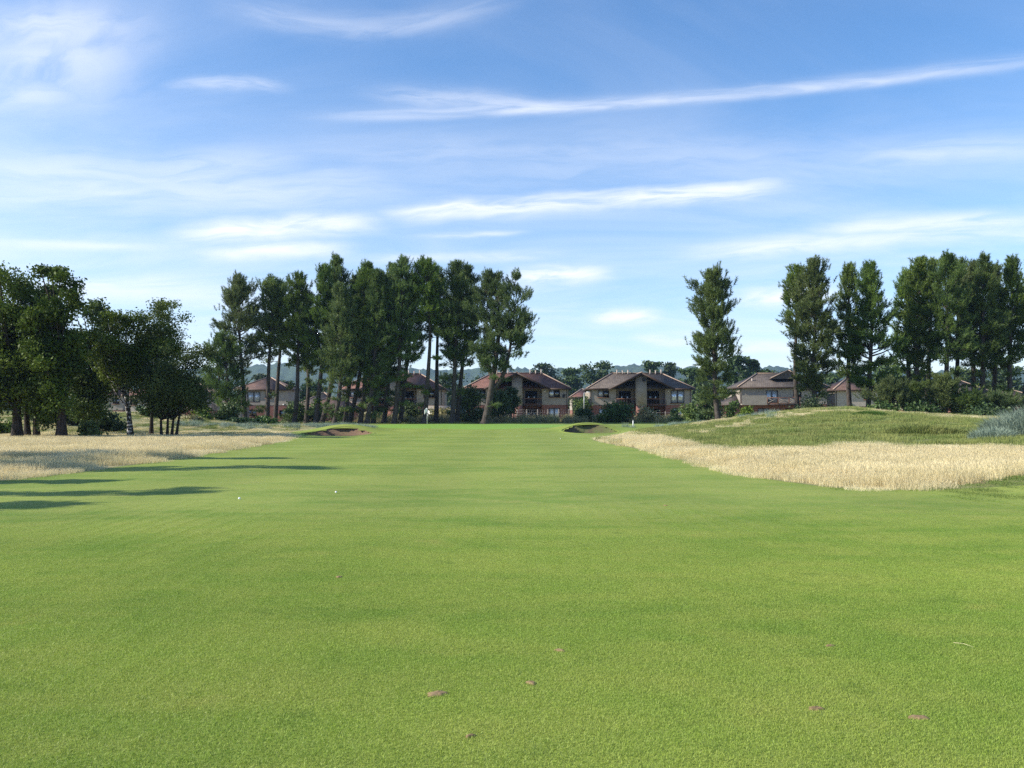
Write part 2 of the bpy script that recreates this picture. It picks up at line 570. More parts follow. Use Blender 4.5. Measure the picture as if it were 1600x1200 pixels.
def mat_fairway():
    m, t = new_mat('mown_turf')
    pos = t.n('ShaderNodeNewGeometry').outputs['Position']
    c, fine, flat = fairway_colour(t, pos)
    x, y, z = t.sep(pos)
    # blade grain of the mown turf
    g1 = t.noise(flat, 38.0, 4.0, .7)
    g2 = t.noise(flat, 140.0, 2.0, .6)
    v = t.m('ADD', t.m('MULTIPLY', t.m('SUBTRACT', g1, .5), 1.5), t.m('MULTIPLY', t.m('SUBTRACT', g2, .5), .9))
    v = t.m('ADD', v, t.m('MULTIPLY', t.m('SUBTRACT', fine, .5), .7))
    c = t.mix(1.0, c, t.n('ShaderNodeCombineColor', Red=t.m('ADD', 1.0, v), Green=t.m('ADD', 1.0, v), Blue=t.m('ADD', 1.0, v)).outputs[0], 'MULTIPLY')
    put = t.n('ShaderNodeAttribute', _attribute_name='putting').outputs['Fac']
    gcol = t.mix(t.noise(flat, .6, 3.0), (.170, .310, .045), (.215, .345, .060))
    band = t.m('SINE', t.m('ADD', t.m('MULTIPLY', x, 1.25), t.m('MULTIPLY', t.noise(flat, .15, 2.0), 3.0)))
    bnd = t.step(band, -.6, .6, .955, 1.03)
    dk = t.n('ShaderNodeCombineColor', Red=t.m('MULTIPLY', bnd, 1.03), Green=t.m('MULTIPLY', bnd, .97), Blue=t.m('MULTIPLY', bnd, 1.10)).outputs[0]
    c = t.mix(1.0, c, dk, 'MULTIPLY')
    c = t.mix(put, c, gcol)
    straw = t.n('ShaderNodeAttribute', _attribute_name='straw').outputs['Fac']
    c = t.mix(t.m('MULTIPLY', straw, .35), c, (.34, .30, .13))
    h = t.m('ADD', g1, t.m('MULTIPLY', g2, .6))
    nrm = t.n('ShaderNodeBump', Strength=.55, Distance=.012, Height=h).outputs[0]
    b = t.n('ShaderNodeBsdfPrincipled', Base__Color=c, Roughness=.75, Normal=nrm)
    b.inputs['Specular IOR Level'].default_value = .12
    finish(t, b.outputs[0])
    return m


def mat_rough():
    m, t = new_mat('rough_turf')
    pos = t.n('ShaderNodeNewGeometry').outputs['Position']
    x, y, z = t.sep(pos)
    flat = t.xyz(x, y, 0.0)
    n1 = t.step(t.noise(flat, .25, 5.0, .6), .35, .65)
    n2 = t.step(t.noise(flat, 1.6, 5.0, .65), .32, .7)
    c = t.mix(n1, (.10, .165, .034), (.23, .240, .080))
    c = t.mix(t.m('MULTIPLY', n2, .6), c, (.235, .225, .095))
    straw = t.n('ShaderNodeAttribute', _attribute_name='straw').outputs['Fac']
    sc = t.mix(t.noise(flat, 4.0, 4.0, .7), (.30, .25, .12), (.52, .44, .25))
    c = t.mix(straw, c, sc)
    far = t.step(y, 180.0, 500.0)
    c = t.mix(far, c, (.07, .11, .035))
    g = t.noise(flat, 22.0, 5.0, .7)
    c = t.mix(1.0, c, t.n('ShaderNodeCombineColor', Red=t.step(g, .2, .8, .55, 1.4), Green=t.step(g, .2, .8, .55, 1.4), Blue=t.step(g, .2, .8, .55, 1.4)).outputs[0], 'MULTIPLY')
    nrm = t.n('ShaderNodeBump', Strength=.7, Distance=.05, Height=g).outputs[0]
    b = t.n('ShaderNodeBsdfPrincipled', Base__Color=c, Roughness=.85, Normal=nrm)
    b.inputs['Specular IOR Level'].default_value = .2
    finish(t, b.outputs[0])
    return m


def leaf_mat(name, dark, light, trans=.25, scale=.9, yellow=None, gloss=.35):
    m, t = new_mat(name)
    pos = t.n('ShaderNodeNewGeometry').outputs['Position']
    oi = t.n('ShaderNodeObjectInfo').outputs['Random']
    n1 = t.step(t.noise(pos, scale, 3.0, .6), .35, .66)
    n2 = t.noise(pos, scale * 9, 2.0, .6)
    c = t.mix(n1, dark, light)
    if yellow:
        c = t.mix(t.m('MULTIPLY', t.step(n2, .5, .8), .55), c, yellow)
    hsv = t.n('ShaderNodeHueSaturation', Hue=t.step(oi, 0, 1, .488, .512, 'LINEAR'), Saturation=t.step(t.m('FRACT', t.m('MULTIPLY', oi, 7.3)), 0, 1, .85, 1.1, 'LINEAR'),
              Value=t.step(t.m('FRACT', t.m('MULTIPLY', oi, 3.7)), 0, 1, .82, 1.15, 'LINEAR'), Color=c).outputs[0]
    b = t.n('ShaderNodeBsdfPrincipled', Base__Color=hsv, Roughness=.55)
    b.inputs['Specular IOR Level'].default_value = gloss
    tr = t.n('ShaderNodeBsdfTranslucent', Color=hsv)
    finish(t, t.n('ShaderNodeMixShader', i0=trans, i1=b.outputs[0], i2=tr.outputs[0]).outputs[0])
    return m


def blade_mat(name, a, b, c, trans=.25, scale=.35):
    m, t = new_mat(name)
    pos = t.n('ShaderNodeNewGeometry').outputs['Position']
    oi = t.n('ShaderNodeObjectInfo').outputs['Random']
    x, y, z = t.sep(pos)
    flat = t.xyz(x, y, 0.0)
    n1 = t.step(t.noise(flat, scale, 4.0, .6), .36, .64)
    n2 = t.step(t.noise(t.xyz(t.m('MULTIPLY', x, 30.0), t.m('MULTIPLY', y, 30.0), 0.0), 1.0, 2.0), .25, .75)
    col = t.mix(n1, a, b)
    col = t.mix(t.m('MULTIPLY', n2, .6), col, c)
    v = t.step(oi, 0, 1, .85, 1.12, 'LINEAR')
    col = t.n('ShaderNodeHueSaturation', Value=v, Color=col).outputs[0]
    bs = t.n('ShaderNodeBsdfPrincipled', Base__Color=col, Roughness=.7)
    bs.inputs['Specular IOR Level'].default_value = .25
    tr = t.n('ShaderNodeBsdfTranslucent', Color=col)
    finish(t, t.n('ShaderNodeMixShader', i0=trans, i1=bs.outputs[0], i2=tr.outputs[0]).outputs[0])
    return m


def mat_lawn_blade():
    m, t = new_mat('turf_blade')
    pos = t.n('ShaderNodeNewGeometry').outputs['Position']
    c, fine, flat = fairway_colour(t, pos)
    cell = t.n('ShaderNodeTexWhiteNoise', Vector=t.n('ShaderNodeVectorMath', _operation='FLOOR', i0=t.n('ShaderNodeVectorMath', _operation='SCALE', i0=flat, Scale=260.0).outputs[0]).outputs[0]).outputs[0]
    c = t.mix(1.0, c, (1.44, 1.43, 1.40), 'MULTIPLY')
    c = t.mix(t.step(cell, .70, 1.0, 0, .55), c, (.24, .25, .09))
    hs = t.n('ShaderNodeHueSaturation', Color=c, Value=t.step(cell, 0, 1, .72, 1.45, 'LINEAR')).outputs[0]
    bs = t.n('ShaderNodeBsdfPrincipled', Base__Color=hs, Roughness=.5)
    bs.inputs['Specular IOR Level'].default_value = .35
    tr = t.n('ShaderNodeBsdfTranslucent', Color=hs)
    finish(t, t.n('ShaderNodeMixShader', i0=.35, i1=bs.outputs[0], i2=tr.outputs[0]).outputs[0])
    return m


def mat_bark(name, a, b, scale=2.5, white=False):
    m, t = new_mat(name)
    pos = t.n('ShaderNodeNewGeometry').outputs['Position']
    x, y, z = t.sep(pos)
    if white:
        v = t.xyz(t.m('MULTIPLY', x, 1.6), t.m('MULTIPLY', y, 1.6), t.m('MULTIPLY', z, 4.0))
        f = t.step(t.noise(v, 1.6, 4.0, .6), .50, .58)
    else:
        v = t.xyz(t.m('MULTIPLY', x, 4.0), t.m('MULTIPLY', y, 4.0), t.m('MULTIPLY', z, .8))
        f = t.step(t.noise(v, scale, 5.0, .65), .3, .7)
    c = t.mix(f, a, b)
    nrm = t.n('ShaderNodeBump', Strength=.6, Distance=.04, Height=f).outputs[0]
    bs = t.n('ShaderNodeBsdfPrincipled', Base__Color=c, Roughness=.9, Normal=nrm)
    bs.inputs['Specular IOR Level'].default_value = .15
    finish(t, bs.outputs[0])
    return m


def mat_tiles(name, a, b, mortar):
    m, t = new_mat(name)
    pos = t.n('ShaderNodeTexCoord').outputs['Object']
    x, y, z = t.sep(pos)
    v = t.xyz(t.m('ADD', x, t.m('MULTIPLY', y, .25)), t.m('MULTIPLY', z, 1.9), 0.0)
    br = t.n('ShaderNodeTexBrick', Vector=v, Color1=a, Color2=b, Mortar=mortar, Scale=1.0, Mortar__Size=.018, Bias=0.0, Brick__Width=.33, Row__Height=.34)
    n1 = t.step(t.noise(pos, .9, 5.0, .65), .3, .7, .72, 1.22)
    c = t.mix(1.0, br.outputs[0], t.n('ShaderNodeCombineColor', Red=n1, Green=n1, Blue=n1).outputs[0], 'MULTIPLY')
    nrm = t.n('ShaderNodeBump', Strength=.7, Distance=.05, Height=t.m('SUBTRACT', 1.0, br.outputs[1])).outputs[0]
    bs = t.n('ShaderNodeBsdfPrincipled', Base__Color=c, Roughness=.8, Normal=nrm)
    bs.inputs['Specular IOR Level'].default_value = .25
    finish(t, bs.outputs[0])
    return m


def mat_brick():
    m, t = new_mat('red_brick')
    pos = t.n('ShaderNodeTexCoord').outputs['Object']
    x, y, z = t.sep(pos)
    br = t.n('ShaderNodeTexBrick', Vector=t.xyz(t.m('ADD', x, y), z, 0.0), Color1=(.24, .066, .042), Color2=(.17, .048, .034), Mortar=(.22, .17, .14),
             Scale=1.0, Mortar__Size=.009, Bias=0.0, Brick__Width=.225, Row__Height=.075)
    n1 = t.step(t.noise(pos, 1.2, 4.0, .6), .3, .7, .8, 1.2)
    c = t.mix(1.0, br.outputs[0], t.n('ShaderNodeCombineColor', Red=n1, Green=n1, Blue=n1).outputs[0], 'MULTIPLY')
    bs = t.n('ShaderNodeBsdfPrincipled', Base__Color=c, Roughness=.85)
    finish(t, bs.outputs[0])
    return m


def mat_glass(name, tint, mirror=.45):
    m, t = new_mat(name)
    b = t.n('ShaderNodeBsdfPrincipled', Base__Color=tint, Roughness=.08)
    g = t.n('ShaderNodeBsdfGlossy', Color=(.9, .95, 1.0), Roughness=.04)
    finish(t, t.n('ShaderNodeMixShader', i0=mirror, i1=b.outputs[0], i2=g.outputs[0]).outputs[0])
    return m


M = {
    'fairway': mat_fairway(),
    'rough': mat_rough(),
    'lawn': mat_lawn_blade(),
    'straw': blade_mat('straw_blade', (.60, .51, .25), (.76, .66, .39), (.80, .71, .47), .32),
    'hillgrass': blade_mat('hill_blade', (.105, .185, .030), (.255, .290, .080), (.37, .355, .14), .25, .42),
    'bank': blade_mat('bank_blade', (.115, .195, .036), (.160, .225, .052), (.21, .24, .08), .28, .5),
    'lush': blade_mat('lush_blade', (.045, .115, .014), (.070, .150, .022), (.09, .17, .03), .2, .8),
    'marram': blade_mat('marram_blade', (.155, .225, .165), (.25, .325, .25), (.34, .40, .30), .2, .8),
    'pine': leaf_mat('pine_needles', (.066, .116, .026), (.162, .232, .050), .32, .55, (.21, .24, .062)),
    'pine_young': leaf_mat('young_pine_needles', (.070, .125, .028), (.150, .220, .050), .3, .8, (.18, .23, .06)),
    'leaf': leaf_mat('broad_leaves', (.036, .062, .012), (.105, .150, .028), .26, .45, (.160, .180, .040), gloss=.15),
    'bush': leaf_mat('bush_leaves', (.040, .080, .018), (.090, .150, .032), .22, 1.1, (.14, .18, .05)),
    'bush_dark': leaf_mat('dark_bush_leaves', (.034, .068, .022), (.075, .120, .036), .15, 1.1),
    'bush_light': leaf_mat('light_bush_leaves', (.090, .155, .030), (.165, .235, .045), .28, 1.2, (.22, .26, .06)),
    'weed': leaf_mat('weeds', (.20, .21, .075), (.38, .33, .17), .25, 1.5, (.36, .27, .13)),
    'fartree': leaf_mat('far_leaves', (.030, .060, .015), (.062, .100, .024), .12, .25, (.085, .115, .03)),
    'bark': mat_bark('pine_bark', (.034, .028, .024), (.105, .090, .078)),
    'bark_dark': mat_bark('dark_bark', (.02, .017, .014), (.06, .05, .042)),
    'bark_birch': mat_bark('birch_bark', (.05, .045, .04), (.62, .60, .57), white=True),
    'render': simple('roughcast', (.315, .275, .228), .9, .12, 1.5, bump=.2),
    'render_pale': simple('pale_render', (.46, .395, .32), .9, .08, 1.2),
    'render_grey': simple('grey_render', (.30, .275, .26), .9, .1, 1.5),
    'white': simple('white_paint', (.75, .75, .72), .5, .04, 4),
    'brick': mat_brick(),
    'tile_red': mat_tiles('red_tiles', (.190, .092, .070), (.145, .076, .060), (.075, .045, .038)),
    'tile_grey': mat_tiles('grey_brown_tiles', (.140, .115, .098), (.105, .088, .076), (.055, .046, .04)),
    'tile_brown': mat_tiles('brown_tiles', (.17, .10, .075), (.125, .078, .062), (.06, .045, .04)),
    'ridge': simple('ridge_tile', (.34, .25, .19), .8, .15, 3),
    'wood_dark': simple('dark_brown_wood', (.050, .030, .022), .6, .2, 4),
    'wood_red': simple('red_brown_wood', (.17, .075, .045), .6, .2, 4),
    'wood_grey': simple('weathered_wood', (.22, .19, .155), .85, .25, 5),
    'flue': simple('clay_flue', (.50, .42, .36), .7, .1, 5),
    'glass': mat_glass('window_glass', (.012, .014, .016), .16),
    'glass_sky': mat_glass('painted_sky_glass', (.55, .60, .66), .35),  # pale base colour stands in for sky reflected in the panes
    'curtain': mat_glass('curtained_glass', (.42, .44, .44), .15),
    'metal': simple('galvanised_metal', (.55, .56, .56), .45, .05, 4, .3),
    'dark': simple('dark_plastic', (.03, .03, .032), .5),
    'soil': simple('bare_soil', (.24, .165, .085), .95, .3, 30),
    'sand': simple('bunker_sand', (.55, .44, .30), .95, .12, 4),
    'straw_dry': simple('dry_straw', (.68, .60, .36), .7),
    'ball': simple('ball_white', (.88, .88, .88), .3, spec=.5),
}

sheet('fairway', is_fair, M['fairway'], 'mown green fairway running from the foreground to the putting green')
sheet('putting_green', is_green, M['fairway'], 'bright smooth putting green around the flagstick')
sheet('grassy_hill', is_hill, M['rough'], 'low dune hill of olive grass beyond the straw coloured rough')
sheet('rough_ground', ~(is_fair | is_green | is_hill), M['rough'], 'rough ground round the fairway and under the trees and houses')
sheet_done = True


# ----------------------------------------------------------------- bunkers

def mat_revet(name, a, b, c):
    m, t = new_mat(name)
    pos = t.n('ShaderNodeNewGeometry').outputs['Position']
    x, y, z = t.sep(pos)
    lay = t.noise(t.xyz(t.m('MULTIPLY', x, 2.0), t.m('MULTIPLY', y, 2.0), t.m('MULTIPLY', z, 14.0)), 1.0, 4.0, .65)
    pat = t.step(t.noise(pos, .8, 4.0, .6), .38, .62)
    col = t.mix(t.step(lay, .3, .7), a, b)
    col = t.mix(t.m('MULTIPLY', pat, .75), col, c)
    bs = t.n('ShaderNodeBsdfPrincipled', Base__Color=col, Roughness=.95, Normal=t.n('ShaderNodeBump', Strength=.8, Distance=.05, Height=lay).outputs[0])
    finish(t, bs.outputs[0])
    return m


def bunker(bx, by, ra, rb, floor, label, wall_mat):
    cz = gz(bx, by)
    root = empty('bunker', (bx, by, 0), label, 'bunker')
    k = 72
    th = np.arange(k) * 2 * PI / k
    wob = 1 + .03 * np.sin(3 * th + bx) + .02 * np.sin(5 * th)
    ring = lambda s: (bx + ra * s * wob * np.cos(th), by + rb * s * wob * np.sin(th))
    rimx, rimy = ring(1.0)
    rimz = ground(rimx, rimy) + .03
    V, n = [], 0
    # grassy lip
    lip = []
    for s, dz in ((1.16, -.03), (1.08, .02), (1.02, .05), (1.0, .03)):
        X, Y = ring(s)
        lip.append(np.stack([X - bx, Y - by, ground(X, Y) + dz], -1))
    def quads(nr):
        i = np.arange(nr - 1)[:, None] * k
        j = np.arange(k)[None, :]
        return np.stack([i + j, i + k + j, i + k + (j + 1) % k, i + (j + 1) % k], -1).reshape(-1, 4)
    o = obj('turf_lip', mesh_np('turf_lip', np.concatenate(lip), [quads(4)], True), M['fairway'], root)
    # revetted wall: stacked turves, each course stepped in
    wall = []
    nl = 9
    for c in range(nl):
        f0, f1 = c / nl, (c + 1) / nl
        for f, sin in ((f0, f0), (f1, f0 + .15 / nl)):
            X, Y = ring(1.0 - .26 * sin)
            jit = rng.normal(0, .012, k)
            wall.append(np.stack([X - bx + jit, Y - by + jit, rimz * (1 - f) + floor * f + rng.normal(0, .012, k)], -1))
    obj('revetted_wall', mesh_np('revetted_wall', np.concatenate(wall), [quads(2 * nl)]), wall_mat, root)
    fl = []
    for s, dz in ((.76, .10), (.6, 0), (.3, -.05), (.02, -.06)):
        X, Y = ring(s)
        fl.append(np.stack([X - bx, Y - by, np.full(k, floor + dz)], -1))
    obj('sand', mesh_np('sand', np.concatenate(fl), [quads(4)], True), M['sand'], root)
    return root


bunker(*BUNKERS[0], -.85, 'wide bunker with bare brown earth face beside the straw rough', mat_revet('earth_face', (.20, .115, .075), (.12, .075, .05), (.165, .125, .06)))
bunker(*BUNKERS[1], -.85, 'round bunker with dark mossy turf wall and sandy edge beside the green', mat_revet('mossy_face', (.14, .105, .06), (.08, .065, .035), (.095, .13, .035)))


# ----------------------------------------------------------------- grass as stuff

def tuft_mesh(name, n, radius, h, wdt, lean, segs=2, square=False, heads=0.0):
    """a patch of n grass blades"""
    if square:
        bx, by = rng.uniform(-radius, radius, n), rng.uniform(-radius, radius, n)
    else:
        r, a = radius * np.sqrt(rng.random(n)), rng.random(n) * 2 * PI
        bx, by = r * np.cos(a), r * np.sin(a)
    base = np.stack([bx, by, np.full(n, -min(.02, h * .12))], -1)
    hh = h * rng.uniform(.55, 1.15, n)
    la = rng.random(n) * 2 * PI
    lr = np.abs(rng.normal(0, lean, n)) * hh
    tip = base + np.stack([np.cos(la) * lr, np.sin(la) * lr, hh], -1)
    mid = base * .5 + tip * .5 + np.stack([-np.cos(la) * lr * .22, -np.sin(la) * lr * .22, hh * .10], -1)
    fa = rng.random(n) * PI
    side = np.stack([np.cos(fa), np.sin(fa), 0 * fa], -1) * (wdt * rng.uniform(.7, 1.3, n))[:, None] / 2
    V = np.stack([base - side, base + side, mid + side * .8, mid - side * .8, tip], 1)
    i = np.arange(n)[:, None] * 5
    Vv = V.reshape(-1, 3)
    Fq, Ft = i + np.array([[0, 1, 2, 3]]), i + np.array([[3, 2, 4]])
    if heads:
        k = int(n * heads)
        c = tip[:k]
        s2 = side[:k] * 1.5
        up = unit(tip[:k] - mid[:k]) * (h * .16)
        W = np.stack([c - up * .6, c + s2, c + up, c - s2], 1).reshape(-1, 3)
        Fq = np.concatenate([Fq, np.arange(k)[:, None] * 4 + np.array([[0, 1, 2, 3]]) + len(Vv)])
        Vv = np.concatenate([Vv, W])
    return mesh_np(name, Vv, [Fq, Ft])


def scatter(name, pts, rot, scl, meshes, mat, label):
    """one 'stuff' object: patches of blades on points, by geometry nodes"""
    srcs = []
    for me in meshes:
        if not me.materials:
            me.materials.append(mat)
        srcs.append(bpy.data.objects.new(name + '_patch', me))
    n = len(pts)
    me = bpy.data.meshes.new(name)
    me.vertices.add(n)
    me.vertices.foreach_set('co', np.asarray(pts, np.float32).ravel())
    a = me.attributes.new('turn', 'FLOAT_VECTOR', 'POINT')
    a.data.foreach_set('vector', np.stack([np.zeros(n), np.zeros(n), rot], -1).astype(np.float32).ravel())
    a = me.attributes.new('size', 'FLOAT_VECTOR', 'POINT')
    a.data.foreach_set('vector', np.asarray(scl, np.float32).ravel())
    a = me.attributes.new('pick', 'INT', 'POINT')
    a.data.foreach_set('value', rng.integers(0, len(srcs), n).astype(np.int32))
    me.materials.append(mat)
    o = obj(name, me)
    g = bpy.data.node_groups.new(name + '_nodes', 'GeometryNodeTree')
    g.interface.new_socket('Geometry', in_out='INPUT', socket_type='NodeSocketGeometry')
    g.interface.new_socket('Geometry', in_out='OUTPUT', socket_type='NodeSocketGeometry')
    gi, go, join = g.nodes.new('NodeGroupInput'), g.nodes.new('NodeGroupOutput'), g.nodes.new('GeometryNodeJoinGeometry')

    def attr(nm, ty):
        q = g.nodes.new('GeometryNodeInputNamedAttribute')
        q.data_type = ty
        q.inputs[0].default_value = nm
        return q.outputs[0]
    rt, sz, pk = attr('turn', 'FLOAT_VECTOR'), attr('size', 'FLOAT_VECTOR'), attr('pick', 'INT')
    e2r = g.nodes.new('FunctionNodeEulerToRotation')
    g.links.new(rt, e2r.inputs[0])
    for k, s in enumerate(srcs):
        cmp_ = g.nodes.new('FunctionNodeCompare')
        cmp_.data_type, cmp_.operation = 'INT', 'EQUAL'
        g.links.new(pk, cmp_.inputs[2])
        cmp_.inputs[3].default_value = k
        oi = g.nodes.new('GeometryNodeObjectInfo')
        oi.inputs['Object'].default_value = s
        oi.inputs['As Instance'].default_value = True
        ip = g.nodes.new('GeometryNodeInstanceOnPoints')
        g.links.new(gi.outputs[0], ip.inputs['Points'])
        g.links.new(cmp_.outputs[0], ip.inputs['Selection'])
        g.links.new(oi.outputs['Geometry'], ip.inputs['Instance'])
        g.links.new(e2r.outputs[0], ip.inputs['Rotation'])
        g.links.new(sz, ip.inputs['Scale'])
        g.links.new(ip.outputs[0], join.inputs[0])
    g.links.new(join.outputs[0], go.inputs[0])
    md = o.modifiers.new('scatter', 'NODES')
    md.node_group = g
    return tag(o, label, None, None, 'stuff')


def scl3(s, z):
    return np.stack([s, s, z], -1)


# divot places on the fairway, kept clear of blades
DIVOTS = [(683, 1085, .115), (1275, 1108, .075), (1435, 1122, .085), (875, 1017, .07), (830, 1068, .07), (530, 902, .07), (735, 1151, .05), (1297, 1010, .06), (1040, 790, .07)]


def on_ground(px, py):
    """where a pixel below the horizon meets the nearly level fairway"""
    d = 10.0
    for _ in range(12):
        el = PITCH + math.atan((600 - py) / F)
        x = sky_pt(px, py, d)[0]
        d = (EYE - gz(x, d)) / math.tan(-el)
    return sky_pt(px, py, d)[0], d


DV = [(*on_ground(a, b), r * .42) for a, b, r in DIVOTS]

# short blades of the mown fairway near the camera, sinking into the turf texture with distance
cell = .30
gxs, gys = np.meshgrid(np.arange(-20, 20, cell), np.arange(2.3, 27, cell))
x, y = gxs.ravel(), gys.ravel()
slope = np.hypot(ground(x + .15, y) - ground(x - .15, y), ground(x, y + .15) - ground(x, y - .15)) / .3
keep = (np.abs(x) < .64 * y + 5.5) & (x < xr(y) - .2) & (x > xl(y) + .2) & (slope < .045)
x, y = x[keep], y[keep]
BH = .016
lawn = [tuft_mesh('turf_patch', 3200, .1505, BH, .0021, .9, square=True) for _ in range(5)]
f = 1 - .98 * sm(y, 5, 24) ** .8
hz_ = f
scatter('fairway_grass', np.stack([x, y, ground(x, y) - .001 - BH * .35 * (1 - f)], -1), rng.integers(0, 4, len(x)) * PI / 2,
        scl3(np.ones(len(x)), hz_), lawn, M['lawn'], 'short mown grass blades of the near fairway')

# tall straw grass of the rough
tall = [tuft_mesh('straw_patch', 700, .60, .32, .0052, .36, heads=.45) for _ in range(3)]


def rand_pts(x0, x1, y0, y1, dens):
    n = int((x1 - x0) * (y1 - y0) * dens)
    return rng.uniform(x0, x1, n), rng.uniform(y0, y1, n)


P = [rand_pts(4.5, 45, 17.4, 34, 4.0), rand_pts(4.5, 55, 34, 76, 2.0), rand_pts(-38, -11.5, 20.5, 40, 3.2), rand_pts(-62, -11.5, 40, 78, 1.7), rand_pts(-70, -15, 78, 100, .8)]
x, y = np.concatenate([p[0] for p in P]), np.concatenate([p[1] for p in P])
px = 800 + F * x / y
t = tan_mask(x, y)
edge = np.where(x > 0, x - xr(y), xl(y) - x)
keep = (rng.random(len(x)) < t) & (px > -140) & (px < 1750) & ~in_bunker(x, y, 1.3) & ~((x > xl(y) + .1) & (x < xr(y) - .1))
x, y, t = x[keep], y[keep], t[keep]
hs = (.55 + .45 * t) * rng.uniform(.75, 1.15, len(x)) * np.where(hill_up(x, y) > .6, .62, 1.0)
hs = hs * np.where((x < 0) & (y < 24), .8, 1) * (.38 + .62 * sm(edge[keep] + rng.normal(0, .3, len(x)), 0, 1.6))
scatter('straw_grass', np.stack([x, y, ground(x, y)], -1), rng.random(len(x)) * 6.28, scl3(rng.uniform(.85, 1.15, len(x)), hs), tall, M['straw'],
        'tall straw coloured dry grass standing either side of the fairway')

# olive grass on the hill
mid_ = [tuft_mesh('hill_patch', 300, .60, .165, .013, .5) for _ in range(3)]
P = [rand_pts(5, 62, 28, 106, 1.7), rand_pts(-70, -20, 62, 104, .9), rand_pts(-30, 60, 112, 140, .5), rand_pts(-32, -12, 22, 33, 2.2)]
x, y = np.concatenate([p[0] for p in P]), np.concatenate([p[1] for p in P])
px = 800 + F * x / y
t = tan_mask(x, y)
keep = (rng.random(len(x)) < 1 - .8 * t) & (px > -140) & (px < 1750) & ~((x > xl(y) - .3) & (x < xr(y) + .6) & (y < 112)) & ~in_bunker(x, y, 1.4)
x, y = x[keep], y[keep]
hs = rng.uniform(.5, 1.5, len(x)) * (.45 + .7 * vnoise(x, y, 4.0, 5) + .5 * vnoise(x, y, 1.3, 6))
scatter('hill_grass', np.stack([x, y, ground(x, y)], -1), rng.random(len(x)) * 6.28, scl3(rng.uniform(.85, 1.2, len(x)), hs), mid_, M['hillgrass'],
        'olive green grass covering the low hill and the banks')

# darker semi-rough on the near bank
short = [tuft_mesh('bank_patch', 300, .40, .042, .006, .8) for _ in range(2)]
x, y = rand_pts(7.0, 26, 11, 25, 16.0)
bump = np.exp(-((x - 14.5) / 4.2) ** 2 - ((y - 17.0) / 3.6) ** 2)
keep = ((x > xr(y) - .6 * rng.random(len(x))) | (bump > .10 + .12 * rng.random(len(x)))) & (tan_mask(x, y) < .3) & (rng.random(len(x)) < .35 + bump)
x, y = x[keep], y[keep]
scatter('bank_grass', np.stack([x, y, ground(x, y)], -1), rng.random(len(x)) * 6.28, scl3(rng.uniform(.8, 1.2, len(x)), rng.uniform(.5, 1.3, len(x)) * (.35 + .65 * np.clip(np.exp(-((x - 14.5) / 4.2) ** 2 - ((y - 17.0) / 3.6) ** 2) * 1.6, 0, 1))), short, M['bank'],
        'longer dark green grass on the bank below the straw rough')

# blue-green marram along the ridge before the pine grove and on the hill's near foot
mar = [tuft_mesh('marram_patch', 120, .45, .55, .016, .55) for _ in range(2)]
P = [rand_pts(-33, -14, 81, 90, 2.2), rand_pts(19, 34, 62, 76, .8), rand_pts(12, 22, 84, 96, .8)]
x, y = np.concatenate([p[0] for p in P]), np.concatenate([p[1] for p in P])
px = 800 + F * x / y
dens = np.where(x < 0, .6 * np.exp(-((y - 84.5) / 3.0) ** 2) * (.25 + vnoise(x, y, 2.5, 9)), sm(vnoise(x, y, 3.0, 12), .55, .75) * (1 - sm(px, 1180, 1230)))
keep = (rng.random(len(x)) < dens) & ~in_bunker(x, y, 1.35)
x, y = x[keep], y[keep]
scatter('marram_ridge_grass', np.stack([x, y, ground(x, y)], -1), rng.random(len(x)) * 6.28, scl3(rng.uniform(.8, 1.2, len(x)), rng.uniform(.55, 1.0, len(x))), mar, M['marram'],
        'blue green marram grass along the low ridges')


def grass_clump(x, y, rx, ry, h, n, mat, label, cat, name, wdt=.018):
    r, a = np.sqrt(rng.random(n)), rng.random(n) * 2 * PI
    bx, by = rx * r * np.cos(a), ry * r * np.sin(a)
    dome = np.sqrt(np.clip(1 - r * r, 0, 1))
    base = np.stack([bx, by, ground(x + bx, y + by) - gz(x, y)], -1)
    hh = h * (.28 + .72 * dome) * rng.uniform(.7, 1.15, n)
    la = np.arctan2(by, bx) + rng.normal(0, .9, n)
    lr = hh * (.15 + .45 * r) * rng.uniform(.5, 1.6, n)
    tip = base + np.stack([np.cos(la) * lr, np.sin(la) * lr, hh * (1 - .25 * r)], -1)
    mid = base * .45 + tip * .55 + np.stack([-np.cos(la) * lr * .2, -np.sin(la) * lr * .2, hh * .15], -1)
    fa = rng.random(n) * PI
    side = np.stack([np.cos(fa), np.sin(fa), 0 * fa], -1) * (wdt * rng.uniform(.7, 1.3, n))[:, None] / 2
    V = np.stack([base - side, base + side, mid + side, mid - side, tip], 1).reshape(-1, 3)
    i = np.arange(n)[:, None] * 5
    o = obj(name, mesh_np(name, V, [i + np.array([[0, 1, 2, 3]]), i + np.array([[3, 2, 4]])]), mat, None, (x, y, gz(x, y) - .02))
    return tag(o, label, cat)


grass_clump(24.9, 40.6, 2.4, 2.0, 1.45, 4600, M['marram'], 'big blue green marram clump at the foot of the hill by the frame edge', 'marram clump', 'marram_clump')
grass_clump(22.2, 39.4, 1.1, .8, .62, 1300, M['marram'], 'low pale skirt of marram in front of the big marram clump', 'marram clump', 'marram_clump')
grass_clump(20.6, 42.5, 2.0, .9, .62, 2600, M['hillgrass'], 'low grey green weedy hummock rising out of the straw grass', 'grass hummock', 'grass_hummock')
xg, yg = 23.8, 56.5
grass_clump(xg, yg, 1.15, 1.3, .42, 3200, M['lush'], 'dark lush green grass patch alone on the hillside', 'grass patch', 'grass_patch', .014)


# ----------------------------------------------------------------- trees

